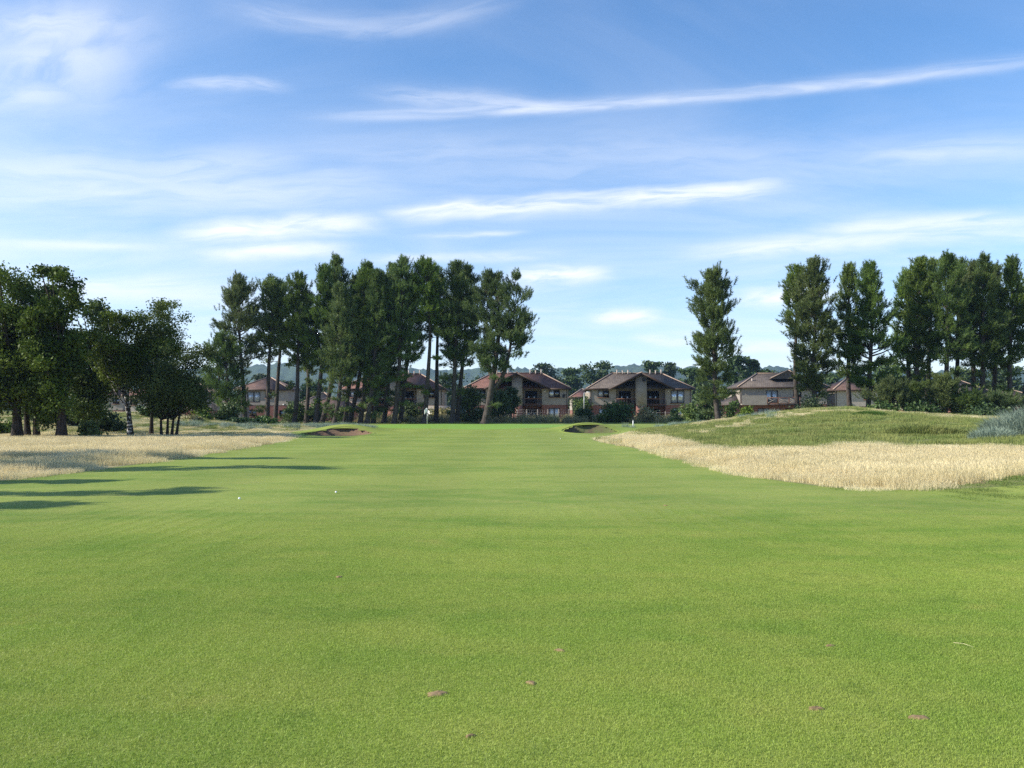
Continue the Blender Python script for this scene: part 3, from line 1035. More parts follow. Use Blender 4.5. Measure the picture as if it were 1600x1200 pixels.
def needles(C, D, per, ln, wd, spread):
    """bunches of needles: C centres, D directions"""
    n = len(C)
    dirs = unit(np.repeat(D, per, 0) + rng.normal(0, spread, (n * per, 3)))
    c = np.repeat(C, per, 0)
    s = unit(np.cross(dirs, rng.normal(0, 1, dirs.shape))) * (wd * rng.uniform(.7, 1.3, (n * per, 1)) / 2)
    L = ln * rng.uniform(.65, 1.2, (n * per, 1))
    V = np.stack([c - s, c + s, c + dirs * L], 1).reshape(-1, 3)
    return V, np.arange(n * per * 3).reshape(-1, 3)


def pine(px0, px1, top, left, right, cbot, d, label, group, dens=1.0, mat='pine', trunk_r=None, low=0.0, fork=False, stems=1, base_py=None, bark='bark', lowk=1.0, flat=.85):
    global rng
    rng = np.random.default_rng(int(px0 * 13 + d * 7 + top))
    x0 = (px0 - 800) / F * d
    z0 = gz(x0, d) - .05
    xt, _, zt = sky_pt(px1, top, d)
    H = zt - z0 - .65
    zb = max(.6, sky_pt(px0, cbot, d)[2] - z0)
    xc = ((left + right) / 2 - 800) / F * d - x0
    R = (right - left) / 2 / F * d * .93
    tx = xt - x0
    root = empty('pine_tree', (x0, d, z0), label, 'tree', group)
    ty = rng.normal(0, .25)
    xm = xc * .8 + tx * .2
    zm = (zb + H) / 2

    def axis(z):
        f = np.asarray(z, float) / H
        fm = zm / H
        k = (xm - tx * fm) / (fm * (fm - 1) - 1e-6)
        wig = .12 * np.sin(f * 7 + px0) * np.sin(f * PI)
        return np.stack([tx * f + k * f * (f - 1) + wig, ty * f + .1 * np.sin(f * 5 + d), np.asarray(z, float)], -1)
    tr = trunk_r or (.17 + .0085 * H)
    zz = np.concatenate([[0, .25, .7], np.linspace(1.5, H * .985, 12)])
    rad = tr * np.clip(1 - zz / H, .04, 1) ** .75
    rad[0] *= 1.35
    rad[1] *= 1.12
    paths, radii = [axis(zz)], [rad]
    axes = [axis]
    if fork:
        # heavy limbs that leave the trunk low and carry the crown's flanks
        for sgn, zf, spread in fork:
            f = np.linspace(0, 1, 9)[:, None]
            p0 = axis(np.array([zf]))[0]
            p1 = np.array([xc + sgn * R * spread, rng.normal(0, .8), zf + (H - zf) * .78])
            q = np.array([p0[0] * .35 + p1[0] * .65 + sgn * .5, 0, p0[2] + .9])
            c = (1 - f) ** 2 * p0 + 2 * f * (1 - f) * q + f ** 2 * p1
            paths.append(c)
            radii.append(tr * .62 * (1 - f[:, 0]) ** .7 + .03)

            def ax2(z, c=c):
                z = np.asarray(z, float)
                return np.stack([np.interp(z, c[:, 2], c[:, 0]), np.interp(z, c[:, 2], c[:, 1]), z], -1)
            axes.append(ax2)
    nb = int((28 + 4.6 * (H - zb)) * dens)
    C, D = [], []
    ga = rng.random() * 6
    ph = rng.random(3) * 6
    for i in range(nb):
        t_ = (i + rng.random()) / nb
        t_ = t_ ** .92
        z = zb + (H - zb) * min(t_, .97)
        prof = (1 - t_ ** 2.6) ** .70 * (.62 + .38 * min(1, t_ / .3))
        az = ga + i * 2.39996 + rng.normal(0, .35)
        lump = 1 + .20 * math.sin(2 * az + ph[0] + t_ * 5) + .16 * math.sin(9 * t_ + ph[1]) + .1 * math.sin(3 * az + ph[2])
        L = R * 1.08 * prof * lump * rng.uniform(.50, 1.28) + .2
        ax = axes[rng.integers(0, len(axes))] if len(axes) > 1 and z > axes[1](np.array([0.]))[0][2] * 0 + zb else axis
        p0 = ax(np.array([z]))[0]
        if len(axes) > 1:
            L *= .72
        # flank the crown towards its photographed middle
        p0c = p0.copy()
        el = math.radians(-8 + 66 * t_ ** 1.3 + rng.normal(0, 13))
        dirv = np.array([math.cos(az) * math.cos(el), math.sin(az) * math.cos(el), math.sin(el)])
        f = np.linspace(0, 1, 4)[:, None]
        c = p0c + dirv * L * f + np.array([0, 0, 1.0]) * L * .22 * f ** 2
        paths.append(c)
        radii.append(np.linspace(max(.02, .055 * L ** .5), .012, 4))
        nk = int(2 + L * 2.5)
        perp = np.array([-math.sin(az), math.cos(az), 0])
        for q in range(nk):
            u = rng.uniform(.30, 1.02) ** .8
            cc_ = p0c + dirv * L * u + np.array([0, 0, 1.0]) * L * .22 * u * u + perp * rng.normal(0, .20) * L * (.35 + .6 * u)
            m_ = rng.integers(9, 15)
            sp = .15 + .055 * L
            ns = 3
            bs_ = cc_ + rng.normal(0, 1, (ns, 3)) * np.array([sp * 1.0, sp * 1.0, sp * flat * .8])
            ds_ = unit(dirv * .65 + np.array([0, 0, .85]) + rng.normal(0, .30, (ns, 3)))
            st = np.linspace(-.1, .62, 4) * rng.uniform(.7, 1.15)
            C.append((bs_[:, None, :] + ds_[:, None, :] * st[None, :, None]).reshape(-1, 3))
            D.append(np.repeat(ds_, 4, 0))
    if low:
        # a few straggling low boughs under the crown
        for i in range(int(low)):
            z = rng.uniform(.16, .95) * zb
            az = rng.random() * 6.28
            L = R * rng.uniform(.5, lowk)
            p0 = axis(np.array([z]))[0]
            dirv = np.array([math.cos(az), math.sin(az), rng.uniform(-.15, .2)])
            f = np.linspace(0, 1, 4)[:, None]
            paths.append(p0 + dirv * L * f)
            radii.append(np.linspace(.05, .012, 4))
            for q in range(int(2 + L * 1.6)):
                u = rng.uniform(.45, 1.0)
                m_ = rng.integers(7, 11)
                pts = p0 + dirv * L * u + rng.normal(0, 1, (m_, 3)) * np.array([.3, .3, .13])
                C.append(pts)
                D.append(np.tile(unit(dirv + np.array([0, 0, .7])), (m_, 1)))
    V, Q = tubes(paths[:1], radii[:1], 9)
    V2, Q2 = tubes(paths[1:], radii[1:], 4)
    obj('trunk', mesh_np('trunk', np.concatenate([V, V2]), [np.concatenate([Q, Q2 + len(V)])], True), M[bark], root)
    C, D = np.concatenate(C), unit(np.concatenate(D))
    V, T = needles(C, D, 9, .40, .058, .50)
    obj('crown', mesh_np('crown', V, [T]), M[mat], root)
    return root


GROVE = 'pines of the grove behind the putting green'
ORD = ['zeroth', 'first', 'second', 'third', 'fourth', 'fifth', 'sixth', 'seventh', 'eighth', 'ninth', 'tenth', 'eleventh', 'twelfth', 'thirteenth', 'fourteenth', 'fifteenth', 'sixteenth',
       'seventeenth', 'eighteenth', 'nineteenth', 'twentieth', 'twenty-first', 'twenty-second']
grove = [
    (372, 350, 522, 318, 396, 628, 110, dict(dens=.9, low=3, mat='pine', fork=[(-1, 2.0, .5)])),
    (384, 374, 435, 342, 408, 566, 112, dict(low=2)),
    (417, 427, 436, 403, 443, 545, 114, dict(low=2)),
    (430, 438, 441, 418, 456, 540, 118, dict(low=1)),
    (460, 466, 428, 447, 487, 560, 113, dict(low=4)),
    (478, 480, 462, 466, 496, 575, 120, dict(low=5, dens=.8)),
    (494, 505, 414, 484, 524, 568, 112, dict(low=3)),
    (503, 524, 399, 503, 552, 570, 119, dict(low=2)),
    (522, 531, 442, 515, 556, 596, 109, dict(low=5)),
    (537, 556, 430, 536, 572, 580, 121, dict(low=2)),
    (546, 566, 424, 547, 588, 575, 116, dict(low=2)),
    (563, 575, 411, 554, 598, 560, 113, dict(low=3)),
    (573, 590, 420, 572, 606, 592, 110, dict(low=5)),
    (583, 600, 430, 582, 613, 596, 115, dict(low=2)),
    (600, 612, 410, 597, 628, 590, 118, dict(low=4)),
    (616, 629, 401, 604, 650, 548, 111, dict(low=4)),
    (625, 642, 428, 624, 657, 560, 122, dict(low=3)),
    (663, 664, 407, 648, 690, 500, 112, dict(low=5)),
    (681, 678, 416, 664, 700, 520, 119, dict(low=3)),
    (706, 713, 410, 690, 738, 556, 113, dict(low=5)),
    (714, 730, 416, 702, 750, 566, 117, dict(low=3)),
    (757, 776, 426, 738, 820, 572, 110, dict(low=3, dens=1.75, trunk_r=.50, fork=[(1, 4.5, .62), (-1, 6.0, .45)])),
]
N_G = len(grove)
for i, (a, b, c, l_, r_, e, d, kw) in enumerate(grove):
    k = N_G - i
    if i == N_G - 1:
        lab = 'broad pine with forked limbs at the end of the grove beside the red-roofed house'
    elif i == 0:
        lab = 'short bushy pine with low boughs at the birch end of the grove'
    elif i == 1:
        lab = 'tall dark pine next to the short bushy pine at the birch end'
    elif i == 17:
        lab = 'tall pine with long bare trunk directly behind the flagstick'
    else:
        lab = '%s pine of the dark grove counted from its broad forked end pine' % ORD[k]
    kw['low'] = kw.get('low', 0) + (4 if 7 <= i <= 16 else 0)
    pine(a, b, c, l_ - 3, r_ + 3, e + 8, d, lab, GROVE, **kw)

RG = 'pines along the hill beyond the straw rough'
pine(1123, 1113, 424, 1080, 1148, 590, 95, 'lone tall pine standing between the grey-roofed house and the balcony house', RG, low=20, dens=1.1, trunk_r=.34, lowk=1.1)
pine(1247, 1244, 416, 1227, 1262, 520, 100, 'slim pine with pale bare trunk beside the balcony house', RG, dens=.8, low=2)
pine(1272, 1271, 404, 1238, 1306, 618, 97, 'full pine with level shelves of boughs reaching down to the hilltop', RG, dens=1.1, flat=.5)
pine(1329, 1324, 413, 1304, 1346, 590, 102, 'slim pine with bare dark trunk in front of the small red-roofed house', RG, dens=.8, low=2)
pine(1354, 1358, 411, 1332, 1393, 612, 98, 'shelved pine next to the slim pine before the small red-roofed house', RG, flat=.5)
right = [(1425, 1420, 424, 1396, 1438, 580, 104), (1436, 1438, 402, 1411, 1462, 566, 100), (1449, 1456, 404, 1436, 1474, 560, 106), (1475, 1484, 396, 1452, 1512, 566, 98),
         (1488, 1500, 404, 1480, 1520, 560, 105), (1523, 1520, 407, 1500, 1545, 572, 103), (1537, 1541, 399, 1516, 1562, 578, 99), (1551, 1554, 412, 1540, 1572, 585, 107), (1580, 1581, 401, 1560, 1603, 575, 100), (1592, 1612, 404, 1588, 1640, 560, 104), (1650, 1655, 400, 1625, 1690, 570, 99)]
for i, q in enumerate(right):
    lab = ('nearest pine of the closed row to the shelved pine on the hill' if i == 0 else
           '%s pine of the closed row on the hill counted from the shelved pine' % ORD[i + 1])
    pine(*q, lab, RG, low=7, lowk=1.2, dens=.85)
YG = 'young pines under the row on the hill'
for q, lab in [((1392, 1390, 598, 1370, 1416, 640, 92), 'bushy young pine under the gap beside the shelved pine'),
               ((1428, 1428, 604, 1408, 1448, 645, 93), 'small young pine filling the foot of the closed row'),
               ((1476, 1478, 590, 1458, 1498, 640, 92), 'large spreading young pine in front of the closed row'),
               ((1515, 1514, 622, 1494, 1536, 648, 91), 'low dark young pine before the hidden brown roofs'),
               ((1566, 1566, 618, 1545, 1588, 652, 92), 'low bright young pine behind the marram clump')]:
    pine(*q, lab, YG, mat='pine', dens=.8, trunk_r=.12, low=3, lowk=1.3)


def leaves(C, size, up=.25, aspect=.62):
    n = len(C)
    nrm = unit(rng.normal(0, 1, (n, 3)) + np.array([0, 0, up]))
    a = unit(np.cross(nrm, rng.normal(0, 1, (n, 3))))
    b = np.cross(nrm, a)
    s = size * rng.uniform(.6, 1.25, (n, 1))
    V = np.stack([C - a * s, C + b * s * aspect, C + a * s, C - b * s * aspect], 1).reshape(-1, 3)
    return V, np.arange(n * 4).reshape(-1, 4)


def clump_points(centres, radii, n, flat=.75):
    w_ = radii ** 2.2
    k = rng.choice(len(centres), n, p=w_ / w_.sum())
    v = np.clip(rng.normal(0, .56, (n, 3)), -1.25, 1.25)
    return centres[k] + v * radii[k][:, None] * np.array([1.1, 1.1, flat])


def broad_tree(x, y, H, cx, rx, ry, zc0, label, group, mat='leaf', bark='bark_dark', nclump=34, nleaf=9000, size=.17, stems=((0, 0, 0),), tr=.22, ztop=None, name='broadleaf_tree', leaf_up=.25, lean_top=0.0, dome=False):
    """crown: irregular pile of leaf clumps between zc0 and H, centred cx off the base"""
    z0 = gz(x, y) - .05
    root = empty(name, (x, y, z0), label, 'tree', group)
    k_ = nclump * 2
    v_ = unit(rng.normal(0, 1, (k_, 3)))
    ph = rng.random(4) * 6.28
    lob = 1 + .20 * np.sin(3 * np.arctan2(v_[:, 1], v_[:, 0]) + ph[0] + 2.5 * v_[:, 2]) + .17 * np.sin(5.5 * v_[:, 2] + ph[1] + 2 * v_[:, 0]) + .08 * np.sin(7 * v_[:, 0] + ph[2])
    if dome:
        lob = 1 + (lob - 1) * .35
    v_ = v_ * (rng.random(k_) ** .42 * lob)[:, None]
    zc = zc0 + (H - zc0) * (.40 if dome else .46)
    v_[:, 2] = np.where(v_[:, 2] > 0, np.minimum(v_[:, 2] / np.sort(v_[:, 2])[-5], 1.0), v_[:, 2])
    zz_ = np.where(v_[:, 2] > 0, zc + v_[:, 2] * (H - zc) * .96, zc + v_[:, 2] * (zc - zc0))
    t_ = np.clip((zz_ - zc0) / (H - zc0), 0, 1.1)
    cen = np.stack([cx * (.5 + .5 * t_) + lean_top * t_ ** 2 + rx * v_[:, 0], ry * v_[:, 1], np.minimum(zz_, H)], -1)
    rad = (.15 + .17 * rng.random(k_)) * (rx + ry) / 2 * (1.1 - .4 * t_) + .18
    if dome:
        rad *= 1.35
    cen[:, 2] = np.minimum(cen[:, 2], H - rad * .5)
    paths, radii = [], []
    for sx, sl, sy in stems:
        f = np.linspace(0, 1, 8)[:, None]
        top = np.array([cx * .7 + sl, sy, zc0 + (H - zc0) * .62])
        q = np.array([sx + sl * .25, sy * .3, top[2] * .5])
        c = (1 - f) ** 2 * np.array([sx, sy * .2, 0]) + 2 * f * (1 - f) * q + f ** 2 * top
        rd = tr / math.sqrt(len(stems)) * (1 - f[:, 0] * .85)
        rd[0] *= 1.3
        paths.append(c)
        radii.append(rd)
    nst = len(paths)
    for i in range(0, k_, 2):
        c = paths[i % nst]
        k = int(np.clip((cen[i, 2] / (c[-1, 2] + 1e-6)) * 6 - 1.5, 2, 7))
        f = np.linspace(0, 1, 5)[:, None]
        p0, p1 = c[k], cen[i]
        qm = p0 * .45 + p1 * .55 + np.array([0, 0, -.08 * np.linalg.norm(p1 - p0)])
        paths.append((1 - f) ** 2 * p0 + 2 * f * (1 - f) * qm + f ** 2 * p1)
        radii.append(np.linspace(tr * .28, .015, 5))
    V, Q = tubes(paths[:nst], radii[:nst], 9)
    V2, Q2 = tubes(paths[nst:], radii[nst:], 4)
    obj('trunk', mesh_np('trunk', np.concatenate([V, V2]), [np.concatenate([Q, Q2 + len(V)])], True), M[bark], root)
    if mat == 'leaf':
        nleaf, size = int(nleaf * 2.2), size * .64
    P_ = clump_points(cen, rad, nleaf)
    V, Q = leaves(P_, size, leaf_up)
    obj('crown', mesh_np('crown', V, [Q]), M[mat], root)
    return root


def px_tree(px, d, top, l_, r_, cbot, label, group, **kw):
    x = (px - 800) / F * d
    z0 = gz(x, d)
    H = sky_pt(px, top, d)[2] - z0
    cb = max(.4, sky_pt(px, cbot, d)[2] - z0)
    R = (r_ - l_) / 2 / F * d
    cx = ((l_ + r_) / 2 - 800) / F * d - x
    return broad_tree(x, d, H, cx, R * .86, R * .8, cb, label, group, **kw)


LG = 'broadleaf trees along the straw rough'
px_tree(28, 58, 424, -80, 78, 652, 'large dark broadleaf tree at the frame edge with thick trunk', LG, nclump=60, nleaf=17000, tr=.34, stems=((0, 0, 0),))
px_tree(50, 60, 446, 4, 96, 654, 'dark broadleaf tree with two leaning trunks next to the frame-edge tree', LG, nclump=34, nleaf=9000, stems=((-.25, -.9, 0), (.35, -1.0, .4)), tr=.30)
px_tree(97, 57, 418, 40, 136, 652, 'tallest dark broadleaf tree with one stout upright trunk in the rough', LG, nclump=50, nleaf=14000, tr=.33, lean_top=-.2)
px_tree(134, 68, 472, 94, 190, 662, 'dark round broadleaf tree hiding most of its trunk behind small bushes', LG, nclump=44, nleaf=11000, tr=.25)
px_tree(205, 63, 490, 138, 226, 606, 'silver birch with leaning white and black trunk', 'birches along the straw rough', nclump=42, nleaf=11000, bark='bark_birch', tr=.21, stems=((0, -.75, 0),), name='birch_tree', size=.14)
px_tree(237, 65, 471, 196, 292, 596, 'birch with slim dark curved trunk and feathery top beyond the white-trunked birch', 'birches along the straw rough', nclump=44, nleaf=10000, tr=.15, stems=((0, .15, 0),), name='birch_tree', size=.13, bark='bark_dark', lean_top=.8)
px_tree(264, 62, 542, 216, 332, 655, 'low round tree on several thin stems in front of the pine grove', LG, nclump=46, nleaf=11000, tr=.22, stems=((-.5, -.7, 0), (-.1, -.1, .2), (.25, .6, -.2), (.55, 1.0, .1)), size=.14)
# trees standing to the side of the frame whose long shadows cross the fairway
SG = 'trees beside the tee-side rough that shade the fairway'
for q in [(-22.3, 15.1, 9.6, 0, 1.2, 1.05, 1.6, 'tall narrow birch beside the near rough, shading the fairway by the balls'),
          (-21.6, 13.0, 8.2, 0, .7, .55, 1.8, 'thin birch nearest the camera beside the near rough'),
          (-24.6, 22.5, 11.4, 0, 1.2, 1.1, 2.0, 'tall birch beside the rough behind the dark hollow'),
          (-25.4, 28.3, 10.4, 0, .8, .7, 2.2, 'slender birch farther along the rough shading its edge'),
          (-21.6, 18.6, 7.0, 0, .5, .5, 1.5, 'small slim birch between the two tall birches'),
          (-29.0, 25.6, 9.4, 0, 2.6, 2.3, .8, 'spreading low birch shading the hollow in the straw rough')]:
    broad_tree(*q[:7], q[7], SG, nclump=30, nleaf=6500, tr=.2, name='birch_tree', bark='bark_birch')

# ----------------------------------------------------------------- bushes and hedges

def bush(px, base, l_, r_, top, d, label, mat='bush', n=2200, size=.13, cat='bush', group=None, name='bush', depth=None, up=.3):
    x = ((l_ + r_) / 2 - 800) / F * d
    z0 = gz(x, d) - .05
    H = max(.4, sky_pt(px, top, d)[2] - z0)
    R = (r_ - l_) / 2 / F * d
    D_ = depth or min(R, 1.6)
    root = empty(name, (x, d, z0), label, cat, group)
    k = max(9, int(R * 9))
    t_ = rng.random(k)
    a = rng.random(k) * 6.28
    q = np.sqrt(rng.random(k)) * np.sqrt(1 - (t_ * .85) ** 2)
    cen = np.stack([R * .85 * q * np.cos(a), D_ * .8 * q * np.sin(a), H * .12 + H * .80 * t_], -1)
    rad = (.20 + .14 * rng.random(k)) * min(H, R * 1.3) + .12
    cen[:, 2] = np.minimum(cen[:, 2], H - rad * .45)
    paths = [np.stack([np.zeros(4) + np.linspace(rng.normal(0, .2), c[0], 4), np.linspace(0, c[1], 4), np.linspace(0, c[2], 4)], -1) for c in cen[:14]]
    V, Q = tubes(paths, [np.linspace(.04, .01, 4)] * len(paths), 4)
    obj('stems', mesh_np('stems', V, [Q]), M['bark_dark'], root)
    P_ = clump_points(cen, rad, n, .9)
    P_[:, 2] = np.maximum(P_[:, 2], .03)
    V, Q = leaves(P_, size, up)
    obj('foliage', mesh_np('foliage', V, [Q]), M[mat], root)
    return root


BG = 'bushes between the green and the houses'
bushes = [
    (738, 660, 718, 757, 603, 118, 'tall round bush between the double-trunked pine and the broad forked pine', 'bush', 3600),
    (778, 660, 760, 800, 608, 121, 'dense bush under the red-roofed house behind the broad forked pine', 'bush', 3200),
    (800, 660, 788, 812, 596, 126, 'narrow ivy-covered shrub against the pillar of the red-roofed house', 'bush_dark', 2200),
    (645, 655, 610, 668, 634, 128, 'wide bush below the balcony left of the flagstick', 'bush', 2600),
    (690, 660, 668, 712, 640, 130, 'olive bush beside the flagstick under the pale shed', 'weed', 1800),
    (953, 660, 928, 1000, 634, 118, 'broad dark bush below the grey-roofed house', 'bush', 4600),
    (915, 662, 896, 935, 642, 122, 'low dark shrub at the foot of the lamp post', 'bush_dark', 2000),
    (905, 640, 894, 922, 616, 150, 'bright young shrub behind the lamp post', 'bush_light', 1600),
    (1012, 660, 993, 1030, 638, 121, 'reddish brown scrub beside the broad dark bush', 'weed', 1600),
    (1056, 657, 1046, 1070, 640, 112, 'small bright green bush in the scrub by the lone pine', 'bush_light', 1500),
    (1084, 656, 1066, 1103, 632, 106, 'light green bush at the foot of the lone pine', 'bush_light', 2600),
    (1102, 656, 1086, 1124, 616, 100, 'dark green bush hugging the lone pine trunk', 'bush_dark', 2600),
    (1146, 646, 1134, 1158, 629, 104, 'small conical shrub before the lean-to of the balcony house', 'bush', 1400),
    (1164, 648, 1152, 1180, 636, 103, 'low bright shrub beside the conical shrub', 'bush_light', 1100),
    (362, 672, 326, 408, 655, 96, 'long low dark bush at the edge of the straw rough', 'bush_dark', 3600),
    (415, 668, 396, 438, 652, 99, 'low green bush beneath the tall dark pine', 'bush', 1600),
    (355, 655, 340, 374, 634, 98, 'rounded green bush beside the low house wall', 'bush', 1700),
    (318, 655, 304, 338, 634, 96, 'bright green shrub on the sandy bank', 'bush_light', 1500),
    (300, 675, 285, 322, 652, 92, 'brown dry weeds on the sandy bank', 'weed', 1500),
    (455, 662, 436, 486, 632, 122, 'wide bush below the brown-roofed house', 'bush', 2600),
    (490, 662, 474, 512, 630, 124, 'tall leafy bush in front of the garages', 'bush', 2000),
    (528, 662, 508, 552, 640, 124, 'dark bush between the leaning pines', 'bush_dark', 1700),
    (575, 664, 556, 600, 645, 128, 'weedy bush at the brick wall among the pines', 'weed', 1400),
    (140, 682, 128, 158, 664, 60, 'small pale shrub in the straw grass beside the stout trunk', 'bush_light', 1500),
    (158, 674, 134, 194, 640, 72, 'dark thicket behind the white-trunked birch', 'bush_dark', 3400),
    (115, 672, 92, 140, 632, 76, 'green thicket behind the stout trunk', 'bush', 2800),
    (62, 672, 36, 86, 615, 78, 'sunlit green shrub seen between the dark trunks', 'bush', 2600),
    (0, 680, -30, 26, 660, 66, 'bright weedy shrub at the frame edge under the large tree', 'bush_light', 1800),
    (225, 650, 205, 252, 637, 88, 'strip of green scrub on the bank behind the birches', 'bush', 1600),
    (1440, 650, 1408, 1464, 633, 90, 'dark low scrub at the foot of the closed pine row', 'bush', 2600),
    (1375, 645, 1352, 1398, 628, 90, 'dark low scrub beside the shelved pine', 'bush', 2200),
    (1540, 655, 1500, 1575, 634, 88, 'dark low scrub behind the marram clump', 'bush_dark', 2400),
    (1270, 640, 1240, 1300, 622, 93, 'low scrub under the full shelved pine', 'bush_dark', 1700),
]
for px_, ba, l_, r_, tp, d_, lab, mt, n_ in bushes:
    bush(px_, ba, l_, r_, tp, d_, lab, mt, n_, group=BG, size=.10 + .0006 * d_)
# dry weeds in front of the fence: nobody could count them
wd = [tuft_mesh('weed_patch', 90, .6, .95, .035, .35, heads=.9) for _ in range(2)]
x, y = rand_pts(-22, 34, 118, 131, .9)
keep = rng.random(len(x)) < .35 + .5 * vnoise(x, y, 3.5, 21)
x, y = x[keep], y[keep]
scatter('tall_weeds', np.stack([x, y, ground(x, y)], -1), rng.random(len(x)) * 6.28, scl3(rng.uniform(.8, 1.2, len(x)), rng.uniform(.5, 1.2, len(x))), wd, M['weed'],
        'tall dry weeds and grass in front of the houses and fence')

# ----------------------------------------------------------------- houses

def window(parent, x0, x1, z0, z1, y, mat='glass', panes=2, frame='wood_dark', name='window', alt=None):
    b = MB()
    fw = .09
    for a0, a1, c0, c1 in ((x0, x1, z0, z0 + fw), (x0, x1, z1 - fw, z1), (x0, x0 + fw, z0 + fw, z1 - fw), (x1 - fw, x1, z0 + fw, z1 - fw)):
        b.box(a0, a1, y - .05, y + .05, c0, c1)
    wdt = (x1 - x0 - fw) / panes
    for i in range(1, panes):
        xm = x0 + fw / 2 + wdt * i
        b.box(xm - .04, xm + .04, y - .05, y + .05, z0 + fw, z1 - fw)
    fr = b.build(name, M[frame], parent)
    for i in range(panes):
        q = MB().box(x0 + fw / 2 + wdt * i + .04, x0 + fw / 2 + wdt * (i + 1) - .04, y + .012, y + .03, z0 + fw, z1 - fw)
        q.build('pane', M[(alt if (alt and i == 0) else mat)], fr)
    if name == 'window':
        MB().box(x0 - .1, x1 + .1, y - .30, y - .06, z0 - .08, z0).build('sill', M['wood_red'], fr)
    return fr


def balcony(parent, x0, x1, y0, y1, z, cross=False):
    s = MB().box(x0, x1, y0, y1, z - .22, z).build('balcony', M['wood_dark'], parent)
    MB().box(x0, x1, y0 - .03, y0 + .07, z + 1.0, z + 1.12).build('top_rail', M['wood_red'], s)
    MB().box(x0, x1, y0 - .02, y0 + .05, z + .06, z + .16).build('bottom_rail', M['wood_red'], s)
    if cross:
        n = max(1, round((x1 - x0) / 1.7))
        wd_ = (x1 - x0) / n
        for i in range(n + 1):
            xx = x0 + wd_ * i
            MB().box(xx - .06, xx + .06, y0 - .05, y0 + .08, z, z + 1.1).build('post', M['wood_red'], s)
        for i in range(n):
            MB().bar((x0 + wd_ * i + .06, y0, z + .16), (x0 + wd_ * (i + 1) - .06, y0, z + 1.0), .10, .10).bar((x0 + wd_ * i + .06, y0 + .02, z + 1.0), (x0 + wd_ * (i + 1) - .06, y0 + .02, z + .16), .10, .10).build('cross_brace', M['wood_grey'], s)
    else:
        n = int((x1 - x0) / .28)
        for i in range(n + 1):
            xx = x0 + (x1 - x0) * i / n
            MB().box(xx - .03, xx + .03, y0 - .01, y0 + .04, z + .16, z + 1.0).build('baluster', M['wood_dark'], s)


def dish(parent, x, y, z):
    b = MB()
    k = 14
    V = [(x, y, z)]
    for rr_, dy_ in ((.2, -.03), (.36, -.10)):
        for i in range(k):
            a = 2 * PI * i / k
            V.append((x + rr_ * math.cos(a), y + dy_, z + rr_ * math.sin(a)))
    Fs = [(0, 1 + i, 1 + (i + 1) % k) for i in range(k)] + [(1 + i, 1 + k + i, 1 + k + (i + 1) % k, 1 + (i + 1) % k) for i in range(k)]
    b.add(V, Fs)
    b.bar((x, y - .05, z - .3), (x, y - .4, z - .05), .03)
    b.bar((x, y, z), (x, y + .3, z), .05)
    b.build('satellite_dish', M['dark'], parent)


def flues(parent, xs, y, z):
    for xx, hh in xs:
        MB().cyl((xx, y, z - .2), (xx, y, z + hh), .12, .10, 8).cyl((xx, y, z + hh), (xx, y, z + hh + .07), .16, .14, 8).build('flue', M['flue'], parent)


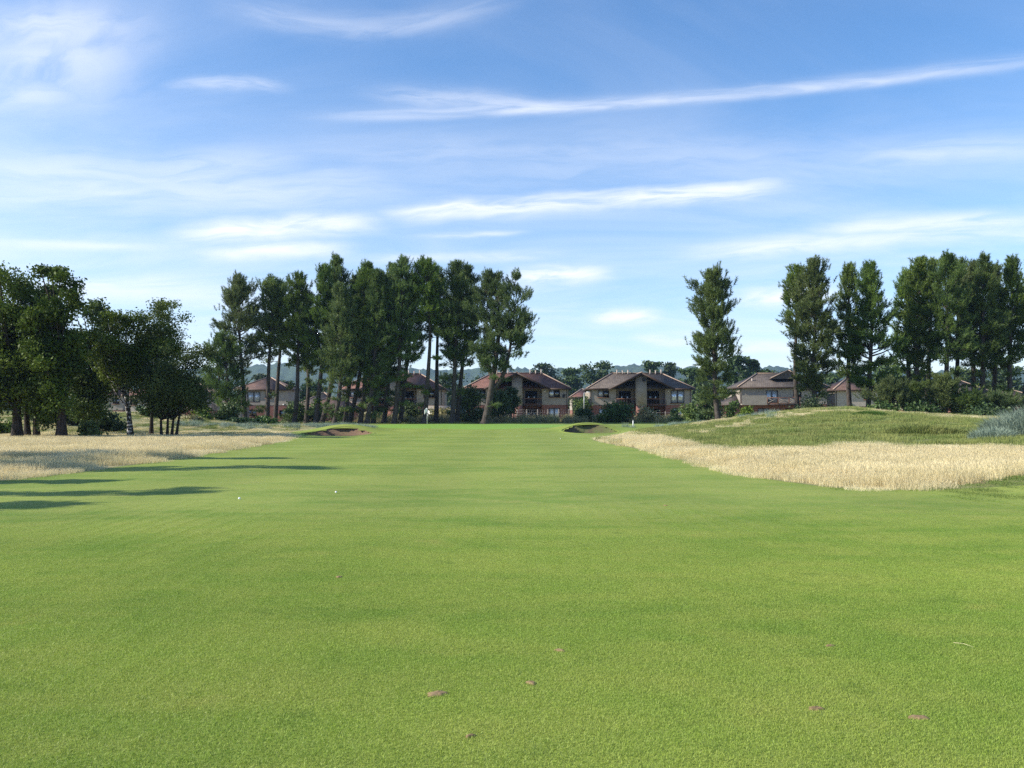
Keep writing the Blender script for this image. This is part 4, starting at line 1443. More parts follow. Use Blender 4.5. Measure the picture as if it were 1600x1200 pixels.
def duplex(px, d, tile, label, dishes=(), sky_panes=(), mirror_curtain=False, dx=0.0, skylights=False):
    """two-storey block of flats: hipped roof, projecting front gable on a rendered fin wall, balconies in the recesses"""
    cx = (px - 800) / F * d
    z0 = gz(cx, d)
    root = empty('house', (cx, d, z0), label, 'house', 'two-storey houses behind the golf green')
    zl, ze, zr = 2.9, 5.85, 8.75       # floor line, eaves, ridge above the ground
    W, DP = 9.0, 9.4
    rec, RD = 4.35, 1.9                # half width and depth of the recess
    # lower storey in brick, upper in roughcast
    up = MB()
    wl = [(-7.55, -5.55, zl + 1.35, zl + 2.62)]
    wr = [(5.3, 7.7, zl + .35, zl + 2.62)] if 'r' in sky_panes else [(5.55, 7.55, zl + 1.35, zl + 2.62)]
    up.wall(-W, -rec, zl, ze - .02, 0, wl)
    up.wall(rec, W, zl, ze - .02, 0, wr)
    doors = [(-3.6, -1.45, zl + .05, zl + 2.55), (1.45, 3.6, zl + .05, zl + 2.55)]
    up.wall(-rec, rec, zl, ze, RD, doors)
    up.add([(-rec, RD, ze), (rec, RD, ze), (rec, RD, ze + .38), (0, RD, 8.2), (-rec, RD, ze + .38)], [(0, 1, 2, 3, 4)])
    for s in (-1, 1):
        up.add([(s * rec, 0, zl), (s * rec, RD, zl), (s * rec, RD, ze + .3), (s * rec, 0, ze + .3)], [(0, 1, 2, 3)])
        up.add([(s * W, 0, zl), (s * W, DP, zl), (s * W, DP, ze), (s * W, 0, ze)], [(0, 1, 2, 3)])
    up.add([(-W, DP, zl), (W, DP, zl), (W, DP, ze), (-W, DP, ze)], [(0, 1, 2, 3)])
    up.build('roughcast_wall', M['render'], root)
    lo = MB()
    gl = [(-7.4, -5.6, .5, 2.3)]
    gr = [(5.6, 7.5, .25, 2.35)]
    lo.wall(-W + .04, -rec, -.3, zl - .003, .04, gl)
    lo.wall(rec, W - .04, -.3, zl - .003, .04, gr)
    gd = [(-3.6, -1.45, .1, 2.3), (1.45, 3.6, .1, 2.3)]
    lo.wall(-rec, rec, -.3, zl - .003, RD + .04, gd)
    for s in (-1, 1):
        lo.add([(s * (W - .04), .04, -.3), (s * (W - .04), DP - .04, -.3), (s * (W - .04), DP - .04, zl), (s * (W - .04), .04, zl)], [(0, 1, 2, 3)])
        lo.add([(s * rec, .04, -.3), (s * rec, RD + .04, -.3), (s * rec, RD + .04, zl), (s * rec, .04, zl)], [(0, 1, 2, 3)])
    lo.build('brick_wall', M['brick'], root)
    # fin wall
    MB().box(-.92, .92, -1.05, RD - .01, zl - .1, 8.05).build('fin_wall', M['render'], root)
    MB().box(-.90, .90, -1.03, RD, -.3, zl - .103).build('fin_base', M['brick'], root)
    for (a, b, c, e), al in zip(wl + wr, (True, False)):
        window(root, a, b, c, e, .10, 'glass_sky' if ('r' in sky_panes and not al) else 'glass', 2, alt='curtain' if al else 'glass_sky')
    for a, b, c, e in doors:
        window(root, a, b, c, e, RD + .1, 'glass', 2, name='patio_door')
    for a, b, c, e in gl + gr:
        window(root, a, b, c, e, .14, 'curtain', 2)
    for a, b, c, e in gd:
        window(root, a, b, c, e, RD + .14, 'glass', 2, name='patio_door')
    balcony(root, -rec + .02, -.93, -.75, RD - .01, zl + .02)
    balcony(root, .93, rec - .02, -.75, RD - .01, zl + .02)
    # roof
    ex, ey0, ey1 = W + .5, -.45, DP + .45
    ry = (ey0 + ey1) / 2
    hx = ex - (ry - ey0) * .98
    rf = MB()
    A, B_, C_, D_ = (-ex, ey0, ze), (ex, ey0, ze), (ex, ey1, ze), (-ex, ey1, ze)
    R0, R1 = (-hx, ry, zr), (hx, ry, zr)
    rf.slab([A, B_, R1, R0], .14).slab([C_, D_, R0, R1], .14).slab([D_, A, R0], .14).slab([B_, C_, R1], .14)
    roof = rf.build('roof', M[tile], root)
    # projecting gable
    g = 5.7
    gzr, gf = zr - .22, -1.9
    slope = (zr - ze) / (ry - ey0)
    yv = ey0 + (gzr - ze) / slope
    gb = MB()
    e_ = .05
    for s in (-1, 1):
        P4 = [(0, gf, gzr + e_), (s * g, gf, ze - .10 + e_), (s * g, ey0 + .02, ze - .10 + e_), (0, yv, gzr + e_)]
        gb.slab(P4 if s < 0 else P4[::-1], .16)
    gb.build('gable_roof', M[tile], root)
    bb = MB()
    for s in (-1, 1):
        bb.bar((0, gf - .03, gzr - .10), (s * (g + .02), gf - .03, ze - .25), .06, .30)
    bb.build('bargeboard', M['wood_dark'], root)
    for s in (-1, 1):
        a0, a1 = sorted((s * ex, s * g))
        b0, b1 = sorted((s * (ex + .05), s * (ex + .005)))
        MB().box(a0, a1, ey0 - .05, ey0 - .005, ze - .28, ze - .01).box(b0, b1, ey0 - .05, ey1, ze - .28, ze - .01).build('fascia', M['wood_dark'], root)
        a0, a1 = sorted((s * (ex - .02), s * g))
        MB().box(a0, a1, ey0, -.003, ze - .26, ze - .16).build('soffit', M['wood_dark'], root)
    rd = MB()
    for a, b in ((R0, R1), (A, R0), (B_, R1), ((0, gf, gzr + e_), (0, yv, gzr + e_))):
        rd.bar((a[0], a[1], a[2] + .04), (b[0], b[1], b[2] + .04), .24, .12)
    rd.build('ridge_tiles', M['ridge'], root)
    flues(root, [(-3.6, .55), (-2.6, .42), (-1.6, .5), (2.4, .55), (3.4, .42), (4.4, .6)], ry - .35, zr)
    for s in (-1, 1):
        MB().cyl((s * (W - .25), -.06, -.2), (s * (W - .25), -.06, ze - .3), .05, .05, 6).build('downpipe', M['wood_dark'], root)
    for q in dishes:
        dish(root, *q)
    MB().box(4.8, 5.0, -.14, -.005, zl + 2.3, zl + 2.5).build('wall_lamp', M['white'], root)
    return root


def hip_roof(root, x0, x1, y0, y1, ze, rise, tile, name='roof', over=.5, ridge=True):
    x0, x1, y0, y1 = x0 - over, x1 + over, y0 - over, y1 + over
    ry = (y0 + y1) / 2
    hx = min((ry - y0), (x1 - x0) / 2 - .05)
    A, B_, C_, D_ = (x0, y0, ze), (x1, y0, ze), (x1, y1, ze), (x0, y1, ze)
    R0, R1 = (x0 + hx, ry, ze + rise), (x1 - hx, ry, ze + rise)
    r = MB().slab([A, B_, R1, R0], .14).slab([C_, D_, R0, R1], .14).slab([D_, A, R0], .14).slab([B_, C_, R1], .14).build(name, M[tile], root)
    if ridge:
        rd = MB()
        for a, b in ((R0, R1), (A, R0), (B_, R1)):
            rd.bar((a[0], a[1], a[2] + .04), (b[0], b[1], b[2] + .04), .24, .12)
        rd.build('ridge_tiles', M['ridge'], r)
    MB().box(x0, x1, y0 - .05, y0 - .005, ze - .26, ze - .01).box(x0 - .05, x0 - .005, y0, y1, ze - .26, ze - .01).build('fascia', M['wood_dark'], r)
    return r, (R0, R1)


def hip_house(px0, px1, d, tile, label, storeys=2, depth=8.5, wall='render', base='brick', wins=(), rise=2.5, eave=None, lower_wins=(), name='house', group='two-storey houses behind the golf green', cat='house'):
    """wins: (x fraction 0..1, width, sill above floor, height, panes, material)"""
    x0, x1 = (px0 - 800) / F * d, (px1 - 800) / F * d
    cx = (x0 + x1) / 2
    hw_ = (x1 - x0) / 2
    z0 = gz(cx, d)
    root = empty(name, (cx, d, z0), label, cat, group)
    ze = eave or (2.9 + 2.95 * (storeys - 1))
    zl = ze - 2.95 if storeys == 2 else -.3
    holes = []
    for f, wd_, s, h, p_, m_ in wins:
        c = -hw_ + 2 * hw_ * f
        holes.append((c - wd_ / 2, c + wd_ / 2, max(zl, 0) + s, max(zl, 0) + s + h))
    b = MB().wall(-hw_, hw_, zl, ze - .02, 0, holes)
    for s in (-1, 1):
        b.add([(s * hw_, 0, zl), (s * hw_, depth, zl), (s * hw_, depth, ze), (s * hw_, 0, ze)], [(0, 1, 2, 3)])
    b.add([(-hw_, depth, zl), (hw_, depth, zl), (hw_, depth, ze), (-hw_, depth, ze)], [(0, 1, 2, 3)])
    b.build('wall', M[wall], root)
    for h_, q in zip(holes, wins):
        window(root, *h_, .10, q[5], q[4], name='window' if q[3] < 1.8 else 'patio_door')
    if storeys == 2:
        hl = []
        for f, wd_, s, h, p_, m_ in lower_wins:
            c = -hw_ + 2 * hw_ * f
            hl.append((c - wd_ / 2, c + wd_ / 2, s, s + h))
        b = MB().wall(-hw_ + .04, hw_ - .04, -.3, zl - .003, .04, hl)
        for s in (-1, 1):
            b.add([(s * (hw_ - .04), .04, -.3), (s * (hw_ - .04), depth, -.3), (s * (hw_ - .04), depth, zl), (s * (hw_ - .04), .04, zl)], [(0, 1, 2, 3)])
        b.build('brick_wall', M[base], root)
        for h_, q in zip(hl, lower_wins):
            window(root, *h_, .14, q[5], q[4], name='window' if q[3] < 1.8 else 'patio_door')
    _, R = hip_roof(root, -hw_, hw_, 0, depth, ze, rise, tile)
    MB().cyl((-hw_ + .2, -.07, -.2), (-hw_ + .2, -.07, ze - .25), .05, .05, 6).build('downpipe', M['wood_dark'], root)
    return root, hw_, ze, R


duplex(613, 152, 'tile_red', 'red-roofed house with front gable seen through the pine trunks behind the flagstick')
duplex(808, 150, 'tile_red', 'red-roofed house with pale fin wall beside the broad forked pine', dishes=[(8.25, -.25, 4.45)])
duplex(1001, 150, 'tile_grey', 'grey-roofed house with pale fin wall between lamp post and lone pine', dishes=[(.45, -1.2, 7.35)], sky_panes='r')

# brown-roofed house at the birch end
h, hw_, ze, R = hip_house(370, 450, 156, 'tile_brown', 'brown-roofed house behind the birch end of the pine grove', wins=[(.33, 2.4, .5, 2.0, 2, 'curtain'), (.62, 1.2, 1.3, 1.2, 1, 'glass')], lower_wins=[(.3, 1.8, .8, 1.3, 2, 'glass'), (.9, 1.3, .8, 1.2, 1, 'glass')], rise=2.3)
MB().box(hw_ - .9, hw_ - .7, -.14, -.005, 2.9, 3.15).build('wall_lamp', M['white'], h)
hip_house(462, 532, 166, 'tile_grey', 'low garage block with grey hipped roof among the pine trunks', 1, 10, 'brick', wins=[(.5, 2.2, .1, 2.0, 1, 'wood_dark')], rise=3.0, eave=2.7, name='garage', cat='garage', group='low buildings behind the grove')
hip_house(476, 560, 146, 'tile_brown', 'low brown-roofed brick garage with white door among the pine trunks', 1, 6, 'brick', wins=[(.62, 1.6, .1, 2.0, 1, 'white')], rise=1.6, eave=2.45, name='garage', cat='garage', group='low buildings behind the grove')
hip_house(344, 376, 148, 'tile_brown', 'low rendered outbuilding beside the brown-roofed house', 1, 5, 'render', rise=1.3, eave=2.9, name='outbuilding', cat='outbuilding', group='low buildings behind the grove')
sh = empty('shed', ((687 - 800) / F * 144, 144, gz(-12, 144)), 'small pale shed with low grey roof under the red-roofed house', 'shed')
MB().box(-2.1, 2.1, 0, 2.6, -.2, 2.2).build('wall', M['white'], sh)
MB().slab([(-2.35, -.3, 2.25), (2.35, -.3, 2.25), (2.35, 2.9, 2.75), (-2.35, 2.9, 2.75)], .1).build('roof', M['wood_grey'], sh)
window(sh, .8, 1.7, 1.1, 1.8, -.06, 'glass', 1)

# house in the gap behind the lamp post
hip_house(894, 930, 190, 'tile_red', 'small red-roofed house far behind the lamp post', 2, 8, wins=[(.35, 1.1, 1.2, 1.2, 1, 'glass'), (.8, 1.1, 1.2, 1.2, 1, 'glass')], eave=5.2, rise=1.9)

# balcony house
h, hw_, ze, R = hip_house(1156, 1292, 148, 'tile_grey', 'grey-roofed house with cross-braced wooden balcony', wins=[(.37, 2.1, .05, 2.3, 2, 'curtain'), (.66, 1.5, 1.2, 1.2, 2, 'glass'), (.88, 1.5, 1.2, 1.2, 2, 'glass')],
                          lower_wins=[(.27, 2.0, .2, 2.1, 2, 'curtain'), (.6, 2.4, .4, 1.9, 2, 'glass')], rise=2.55, eave=6.0)
zl = 6.0 - 2.95
x0_ = -hw_ + 2 * hw_ * .29
balcony(h, x0_ + .02, x0_ + 5.6, -1.3, -.005, zl - .02, cross=True)
MB().wall(-hw_ + .02, x0_, zl - .2, zl + 1.45, -1.31).box(x0_ - .12, x0_, -1.30, -.005, zl - .2, zl + 1.2).build('parapet', M['render'], h)
MB().box(-hw_ + .02, x0_ - .13, -1.30, -.005, zl - .22, zl - .003).build('parapet_floor', M['render'], h)
gp = MB()
gx0 = 1.2
for s in (-1, 1):
    P4 = [(gx0, 1.0, 8.95), (gx0 + s * 3.0, 1.0, 7.55), (gx0 + s * 3.0, 4.4, 7.55), (gx0, 4.4, 8.95)]
    gp.slab(P4 if s < 0 else P4[::-1], .14)
gp.build('dormer_roof', M['tile_grey'], h)
MB().add([(gx0 - 2.8, 1.1, 7.45), (gx0 + 2.8, 1.1, 7.45), (gx0, 1.1, 8.82)], [(0, 1, 2)]).build('dormer_face', M['tile_grey'], h)
MB().bar((gx0, .95, 9.0), (gx0 - 3.05, .95, 7.6), .14, .14).bar((gx0, .95, 9.0), (gx0 + 3.05, .95, 7.6), .14, .14).build('ridge_tiles', M['ridge'], h)
flues(h, [(-hw_ + 2.6, .5)], 1.6, 7.0)
lt = MB().slab([(-hw_ - 3.3, -.4, 2.95), (-hw_ - .06, -.4, 2.95), (-hw_ - .06, 2.6, 4.75)], .14).slab([(-hw_ - 3.3, 5.6, 2.95), (-hw_ - 3.3, -.4, 2.95), (-hw_ - .06, 2.6, 4.75)], .14).build('lean_to_roof', M['tile_grey'], h)
b = MB().wall(-hw_ - 3.0, -hw_ - .05, -.3, 2.8, 0, [(-hw_ - 2.4, -hw_ - 1.4, 1.0, 2.1)])
b.build('lean_to_wall', M['brick'], h)
window(h, -hw_ - 2.4, -hw_ - 1.4, 1.0, 2.1, .1, 'glass', 1)
MB().box(-hw_ + 1.1, -hw_ + 1.3, -.3, .035, 2.0, 2.3).build('wall_lamp', M['white'], h)
hip_house(1100, 1150, 178, 'tile_red', 'red-roofed bungalow far behind the lone pine', 1, 9, 'brick', rise=2.6, eave=3.0, wins=[(.5, 1.4, 1.0, 1.2, 2, 'glass')])

# small red-roofed house on the far side of the hill
h, hw_, ze, R = hip_house(1305, 1372, 150, 'tile_brown', 'small red-brown roofed house with bright gable wall behind the slim pine', wins=[(.75, 1.3, 1.2, 1.2, 2, 'glass')], wall='render_pale', rise=2.2, eave=5.6, lower_wins=[(.5, 1.8, .9, 1.2, 2, 'glass')])
hip_house(1282, 1304, 156, 'tile_grey', 'low grey-walled annex beside the small red-brown roofed house', 1, 6, 'render_grey', rise=1.2, eave=4.4, wins=[(.7, .9, .1, 2.0, 1, 'white')], name='outbuilding', cat='outbuilding', group='low buildings behind the hill')
hip_house(1432, 1474, 150, 'tile_brown', 'brown-roofed house hidden behind the closed pine row', rise=2.0, eave=5.0, wins=[(.5, 1.6, 1.2, 1.2, 2, 'glass')], wall='render_pale')
hip_house(1490, 1545, 158, 'tile_grey', 'grey-brown roofed house hidden behind the large young pine', rise=2.4, eave=5.4, wins=[(.4, 1.4, 1.2, 1.2, 2, 'glass'), (.8, 1.4, 1.2, 1.2, 2, 'glass')])
hip_house(1556, 1640, 146, 'tile_brown', 'low red-brown roofed house above the marram clump', 1, 9, 'brick', rise=2.4, eave=3.4, wins=[(.3, 1.6, 1.0, 1.3, 2, 'glass'), (.6, 1.2, 1.0, 1.3, 2, 'glass')])
sx, sy_ = (1600 - 800) / F * 118, 118
sh = empty('shed', (sx, sy_, gz(sx, sy_)), 'brown boarded shed beside the marram clump at the frame edge', 'shed')
for i in range(14):
    MB().box(-1.5 + i * .215, -1.5 + i * .215 + .205, -.02 + .012 * (i % 2), .03, -.1, 2.1).build('board', M['wood_red'], sh)
MB().box(-1.5, 1.5, .031, 2.2, -.1, 2.1).build('wall', M['wood_red'], sh)
MB().slab([(-1.7, -.25, 2.15), (1.7, -.25, 2.15), (1.7, 2.4, 2.7), (-1.7, 2.4, 2.7)], .08).build('roof', M['wood_grey'], sh)
# houses glimpsed through the dark trees
hip_house(84, 132, 170, 'tile_brown', 'white-walled house glimpsed through the dark trees', rise=2.4, eave=5.6, wall='white', base='white', wins=[(.25, 1.3, 1.2, 1.2, 2, 'glass'), (.7, 1.3, 1.2, 1.2, 2, 'glass')])
hip_house(150, 192, 165, 'tile_red', 'red-roofed house glimpsed behind the birch leaves', rise=2.3, eave=5.0, wins=[(.3, 1.3, 1.2, 1.2, 2, 'glass'), (.75, 1.3, 1.2, 1.2, 2, 'glass')])
hip_house(196, 262, 150, 'tile_red', 'pinkish-walled house beyond the leaning white birch trunk', rise=2.3, eave=4.6, wall='render_pale', wins=[(.2, 1.3, 1.2, 1.2, 2, 'glass'), (.6, 1.3, 1.2, 1.2, 2, 'glass')])
hip_house(268, 330, 160, 'tile_brown', 'brown-roofed house mostly hidden by the many-stemmed round tree', rise=2.2, eave=5.0, wins=[(.5, 1.3, 1.2, 1.2, 2, 'glass')])

# ----------------------------------------------------------------- street and course furniture
lx = (912.5 - 800) / F * 138
lamp = empty('street_lamp', (lx, 138, gz(lx, 138)), 'pale steel street lamp between the red-roofed and grey-roofed houses', 'street lamp')
ht = sky_pt(912, 614, 138)[2] - gz(lx, 138)
MB().cyl((0, 0, -.1), (0, 0, 1.2), .09, .085, 8).cyl((0, 0, 1.2), (0, 0, ht), .06, .045, 8).build('pole', M['metal'], lamp)
MB().cyl((0, 0, ht - .02), (.45, 0, ht + .12), .03, .03, 6).build('arm', M['metal'], lamp)
MB().add([(.35, -.11, ht + .08), (.95, -.13, ht + .10), (.95, .13, ht + .10), (.35, .11, ht + .08), (.40, -.06, ht + .20), (.9, -.06, ht + .21), (.9, .06, ht + .21), (.40, .06, ht + .20)],
         [(3, 2, 1, 0), (4, 5, 6, 7), (0, 1, 5, 4), (1, 2, 6, 5), (2, 3, 7, 6), (3, 0, 4, 7)]).build('lantern', M['white'], lamp)

fx, fy = (667.5 - 800) / F * 106, 106
flag = empty('flagstick', (fx, fy, gz(fx, fy)), 'white flag on its stick in the hole of the putting green', 'flagstick')
MB().cyl((0, 0, -.05), (0, 0, 2.0), .028, .022, 8).build('stick', M['white'], flag)
V, Fs = [], []
nx, nz = 8, 5
for i in range(nx + 1):
    for j in range(nz + 1):
        u, v = i / nx, j / nz
        V.append((-.02 - .30 * u, .07 * math.sin(u * 6) * u, 1.98 - .52 * v - .22 * u * u + .05 * math.sin(u * 5)))
for i in range(nx):
    for j in range(nz):
        a = i * (nz + 1) + j
        Fs.append((a, a + 1, a + nz + 2, a + nz + 1))
fo = MB().add(V, Fs).build('flag', M['white'], flag)
mdf = fo.modifiers.new('thickness', 'SOLIDIFY')
mdf.thickness = .006

mx, my = on_ground(989, 668)
my = 92.0
mx = (989 - 800) / F * my
mk = empty('marker_post', (mx, my, gz(mx, my)), 'short white marker post at the back of the fairway near the round bunker', 'marker post')
MB().cyl((0, 0, -.1), (0, 0, .62), .06, .055, 8).build('post', M['white'], mk)
MB().cyl((0, 0, .621), (0, 0, .72), .058, .03, 8).build('cap', M['metal'], mk)
mx, my = (1549 - 800) / F * 84, 84
mk = empty('marker_post', (mx, my, gz(mx, my)), 'small white marker post behind the marram clump under the pines', 'marker post')
MB().cyl((0, 0, -.1), (0, 0, .75), .05, .045, 8).build('post', M['white'], mk)
MB().cyl((0, 0, .751), (0, 0, .85), .05, .02, 8).build('cap', M['white'], mk)

# wire fence with timber posts before the houses
fpx = [789, 808, 823, 840, 856, 873, 889, 1022, 1040]
fy = 136
fx0 = (fpx[0] - 800) / F * fy
fence = empty('wire_fence', (fx0, fy, gz(fx0, fy)), 'wire fence on timber posts in front of the red-roofed house', 'fence')
fx_ = [(p_ - 800) / F * fy - fx0 for p_ in fpx[:7]]
for q in fx_:
    MB().cyl((q, 0, -.2), (q, 0, 2.05), .085, .08, 7).build('post', M['wood_grey'], fence)
for zz_ in (.35, .75, 1.15, 1.55, 1.95):
    MB().bar((fx_[0], -.09, zz_), (fx_[-1], -.09, zz_), .012).build('wire', M['metal'], fence)
mesh_v = MB()
for k in range(int((fx_[-1] - fx_[0]) / .3)):
    mesh_v.bar((fx_[0] + k * .3, -.10, .1), (fx_[0] + k * .3, -.10, 1.95), .005)
tag(mesh_v.build('wire_mesh', M['metal'], fence), kind='stuff')
fx0 = (1018 - 800) / F * 130
fence = empty('wire_fence', (fx0, 130, gz(fx0, 130)), 'short run of timber posts and wire in the scrub below the grey-roofed house', 'fence')
for q in (0, 2.1, 4.2, 6.2):
    MB().cyl((q, 0, -.2), (q, 0, 1.7), .075, .07, 7).build('post', M['wood_grey'], fence)
for zz_ in (.5, 1.0, 1.5):
    MB().bar((0, -.08, zz_), (6.2, -.08, zz_), .012).build('wire', M['metal'], fence)
# stepped timber rail by the broad pine
fx0 = (775 - 800) / F * 124
rail = empty('timber_fence', (fx0, 124, gz(fx0, 124)), 'sloping timber fence panel beside the broad forked pine', 'fence')
for k in range(10):
    xx = k * .145
    MB().box(xx, xx + .135, -.02, .02, -.1, .45 + k * .11).build('board', M['wood_grey'], rail)
MB().box(1.46, 1.58, -.06, .06, -.1, 2.0).build('post', M['wood_grey'], rail)
MB().bar((-.05, -.05, .35), (1.46, -.05, 1.4), .08).build('rail', M['wood_grey'], rail)

# golf balls
import bmesh


def ball(px, py, label):
    x, y = on_ground(px, py)
    bm = bmesh.new()
    bmesh.ops.create_icosphere(bm, subdivisions=4, radius=.0214)
    # dimples pressed in on a golden-angle lattice
    cen = []
    for i in range(160):
        zz = 1 - 2 * (i + .5) / 160
        r = math.sqrt(1 - zz * zz)
        cen.append((r * math.cos(i * 2.39996), r * math.sin(i * 2.39996), zz))
    cen = np.array(cen)
    for v in bm.verts:
        u = np.array(v.co.normalized())
        dd = np.sqrt(((cen - u) ** 2).sum(1)).min()
        v.co *= 1 - .02 * max(0, 1 - (dd / .10) ** 2)
    me = bpy.data.meshes.new('golf_ball')
    bm.to_mesh(me)
    bm.free()
    me.polygons.foreach_set('use_smooth', [True] * len(me.polygons))
    tag(obj('golf_ball', me, M['ball'], None, (x, y, gz(x, y) + .0214 + .006)), label, 'golf ball', 'golf balls on the fairway')


ball(374, 781, 'white golf ball nearest the tree shadows on the fairway')
ball(525, 771, 'white golf ball farther out from the tree shadows on the fairway')
ball(876, 686, 'distant white golf ball short of the round bunker')

# divots and a straw
for i, (x, y, r) in enumerate(DV):
    k = 22
    th = np.arange(k) * 2 * PI / k
    V = [np.array([[0, 0, .010]])]
    for s, z in ((.5, .012), (1.0, .007), (1.3, -.008)):
        w_ = 1 + .25 * np.sin(2 * th + i) + .18 * np.sin(5 * th + 2 * i) + rng.normal(0, .06, k)
        V.append(np.stack([r * s * w_ * np.cos(th), r * .8 * s * w_ * np.sin(th), z + rng.normal(0, .002, k)], -1))
    V = np.concatenate(V)
    Ft = [[0, 1 + j, 1 + (j + 1) % k] for j in range(k)]
    Fq = [[1 + c * k + j, 1 + (c + 1) * k + j, 1 + (c + 1) * k + (j + 1) % k, 1 + c * k + (j + 1) % k] for c in range(2) for j in range(k)]
    names = ['largest bare brown divot in the near fairway', 'small reddish divot nearest the lying straw', 'reddish divot at the near edge beside the small reddish one', 'pale worn divot in the middle of the near fairway', 'faint brown divot between the pale and the largest divots',
             'dark divot in front of the golf balls', 'tiny divot nearest the bottom of the fairway', 'tiny dark divot beyond the small reddish divot', 'lone dark divot far up the fairway']
    tag(obj('divot', mesh_np('divot', V, [np.array(Ft), np.array(Fq)], True), M['soil'], None, (x, y, gz(x, y))), names[i], 'divot', 'divots in the fairway')
ax_, ay_ = on_ground(1490, 1009)
bx_, by_ = on_ground(1521, 1016)
z_ = gz(ax_, ay_)
o = MB().cyl((0, 0, .022), ((bx_ - ax_) * .5, (by_ - ay_) * .5, .030), .0014, .0013, 5).cyl(((bx_ - ax_) * .5, (by_ - ay_) * .5, .030), (bx_ - ax_, by_ - ay_, .022), .0013, .0008, 5).build('straw', M['straw_dry'], None, (ax_, ay_, z_))
tag(o, 'single pale straw lying on the near fairway', 'straw')

# ----------------------------------------------------------------- far trees, hills and air
FT = 'broadleaf trees beyond the houses'
far = [
    (850, 570, 824, 874, 330, 'dome-shaped tree rising behind the red roof and its flues'),
    (892, 577, 872, 912, 345, 'lower round tree next to the dome-shaped tree'),
    (936, 567, 908, 962, 315, 'broad dark tree above the lamp post and between the two big roofs'),
    (1021, 566, 1003, 1038, 335, 'round tree directly behind the grey roof ridge'),
    (1047, 568, 1036, 1060, 340, 'narrow tree beside the round one behind the grey roof'),
    (1080, 578, 1060, 1100, 300, 'dark tree behind the hip of the grey roof'),
    (1106, 574, 1088, 1130, 280, 'dark tree behind the lone pine'),
    (1155, 558, 1132, 1178, 250, 'large tree rising between the lone pine and the balcony house'),
    (1177, 564, 1168, 1187, 252, 'small pointed tree against the sky above the balcony house'),
    (1196, 580, 1178, 1220, 290, 'dark tree behind the balcony house ridge'),
    (1226, 583, 1206, 1250, 320, 'low dark tree at the balcony house gable'),
    (1296, 586, 1270, 1318, 270, 'dark tree between the full shelved pine and the small house'),
    (1385, 572, 1360, 1412, 250, 'round tree seen in the gap beside the shelved pine'),
    (1440, 580, 1410, 1470, 270, 'dark tree behind the closed pine row'),
    (1510, 578, 1480, 1545, 270, 'dark tree behind the middle of the closed pine row'),
    (1570, 574, 1545, 1610, 260, 'dark tree behind the far end of the closed pine row'),
    (760, 592, 735, 790, 290, 'dark tree behind the broad forked pine'),
    (700, 586, 672, 730, 270, 'dark tree behind the roof seen through the grove'),
    (650, 596, 620, 680, 300, 'low dark tree deep behind the grove'),
    (575, 597, 545, 606, 280, 'low dark tree behind the leaning pines'),
    (482, 600, 462, 506, 250, 'round tree behind the garage roofs'),
    (405, 587, 388, 424, 240, 'light-topped tree behind the brown roof'),
    (440, 596, 424, 462, 260, 'dark tree over the hip of the brown roof'),
    (310, 590, 280, 340, 240, 'dark tree behind the many-stemmed round tree'),
    (130, 598, 100, 165, 240, 'dark tree beyond the white-walled house'),
    (40, 590, 5, 80, 240, 'dark tree far behind the two leaning trunks'),
]
for a, tp, l_, r_, d_, lab in far:
    px_tree(a, d_, tp, l_ - 2, r_ + 2, 655, lab, FT, mat='fartree', nclump=44, nleaf=9500, size=.55, tr=.4, leaf_up=.5, dome=True)


def mat_hill():
    m, t = new_mat('wooded_hill')
    pos = t.n('ShaderNodeNewGeometry').outputs['Position']
    x, y, z = t.sep(pos)
    n1 = t.step(t.noise(pos, .035, 5.0, .65), .35, .65)
    c = t.mix(n1, (.022, .045, .012), (.055, .085, .022))
    fld = t.noise(t.xyz(t.m('MULTIPLY', x, .0022), t.m('MULTIPLY', y, .0010), t.m('MULTIPLY', z, .012)), 1.0, 1.0)
    field = t.m('MULTIPLY', t.step(fld, .585, .60), t.step(z, 78.0, 60.0))
    c = t.mix(field, c, (.16, .20, .06))
    nrm = t.n('ShaderNodeBump', Strength=.9, Distance=5.0, Height=t.noise(pos, .07, 4.0, .7)).outputs[0]
    finish(t, t.n('ShaderNodeBsdfPrincipled', Base__Color=c, Roughness=.95, Normal=nrm).outputs[0])
    return m


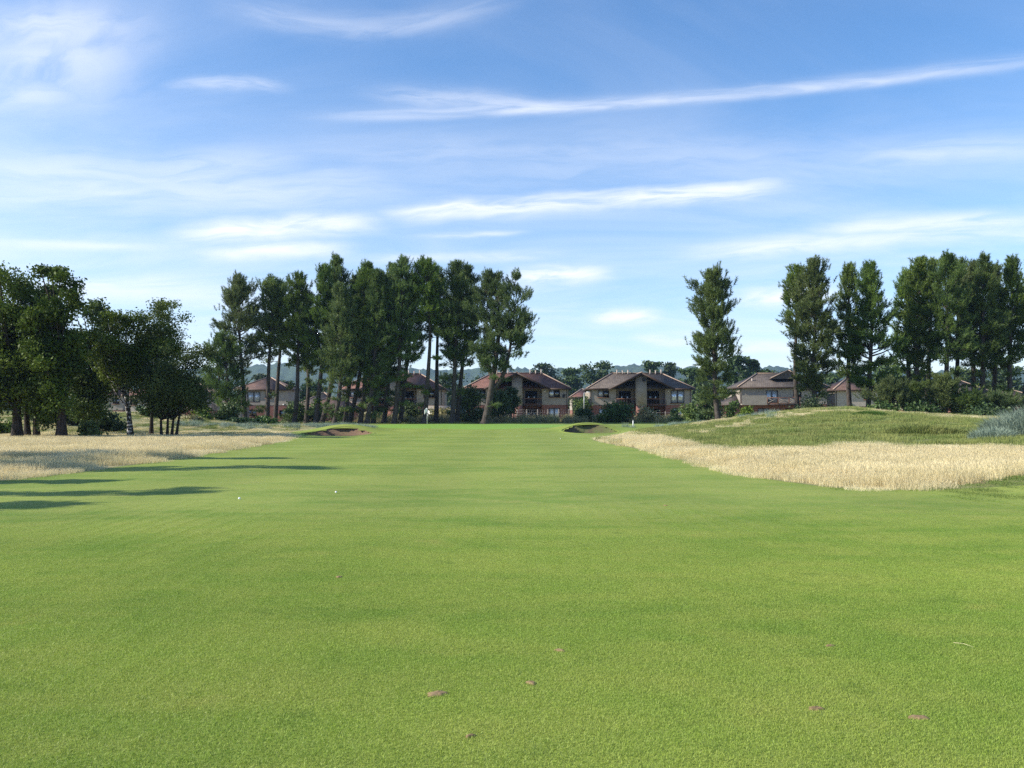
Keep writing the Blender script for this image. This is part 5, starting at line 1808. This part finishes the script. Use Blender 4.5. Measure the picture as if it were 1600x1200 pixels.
HP = np.array([(-1200, 572), (-200, 578), (80, 580), (250, 574), (400, 572), (480, 564), (540, 562), (600, 572), (700, 575), (790, 571), (830, 572), (880, 571), (930, 575), (965, 569), (1035, 570), (1060, 575), (1150, 574), (1215, 572), (1260, 575), (1310, 580), (1400, 578), (1700, 574), (3000, 570)])
ncol, nrow = 1100, 16
pxs = np.linspace(-1300, 3000, ncol)
VV = []
for r in range(nrow):
    f = r / (nrow - 1)
    d_ = 1300 + 900 * f
    zt = np.interp(pxs, HP[:, 0], HP[:, 1])
    top = EYE + (648 - zt) / F * 2200
    tree = (vnoise(pxs, np.full(ncol, r * 37.0), 5.0, 31) + .6 * vnoise(pxs, np.full(ncol, r * 11.0), 2.2 * 2, 32) - .8) * 9.0 * (f > .15)
    zz = -3 + top * (f ** 1.25) + tree * (.4 + .6 * f)
    VV.append(np.stack([(pxs - 800) / F * d_, np.full(ncol, d_) + 60 * np.sin(pxs * .01), zz], -1))
# the back of the hill drops away out of sight
VV.append(np.stack([(pxs - 800) / F * 2700, np.full(ncol, 2700.0), np.full(ncol, -3.0)], -1))
nrow += 1
VV = np.concatenate(VV)
i = (np.arange(nrow - 1)[:, None] * ncol + np.arange(ncol - 1)[None, :]).reshape(-1)
o = obj('hills', mesh_np('hills', VV, [np.stack([i, i + 1, i + ncol + 1, i + ncol], -1)], True), mat_hill())
tag(o, 'low wooded hills on the horizon', None, None, 'structure')

# air: pale even haze round everything
hz = MB().box(-4600, 4600, -60, 2760, -6, 190).build('haze', None)
m, t = new_mat('air')
vol = t.n('ShaderNodeVolumePrincipled', Color=(.42, .66, 1.0), Density=.00012)
vol.inputs['Anisotropy'].default_value = .2
t.t.links.new(vol.outputs[0], t.n('ShaderNodeOutputMaterial').inputs['Volume'])
hz.data.materials.append(m)
tag(hz, 'thin blue summer haze in the air', None, None, 'stuff')
scene.cycles.use_denoising = False
scene.cycles.volume_max_steps = 64
scene.cycles.max_bounces = 6
scene.cycles.transparent_max_bounces = 4
scene.cycles.volume_bounces = 0
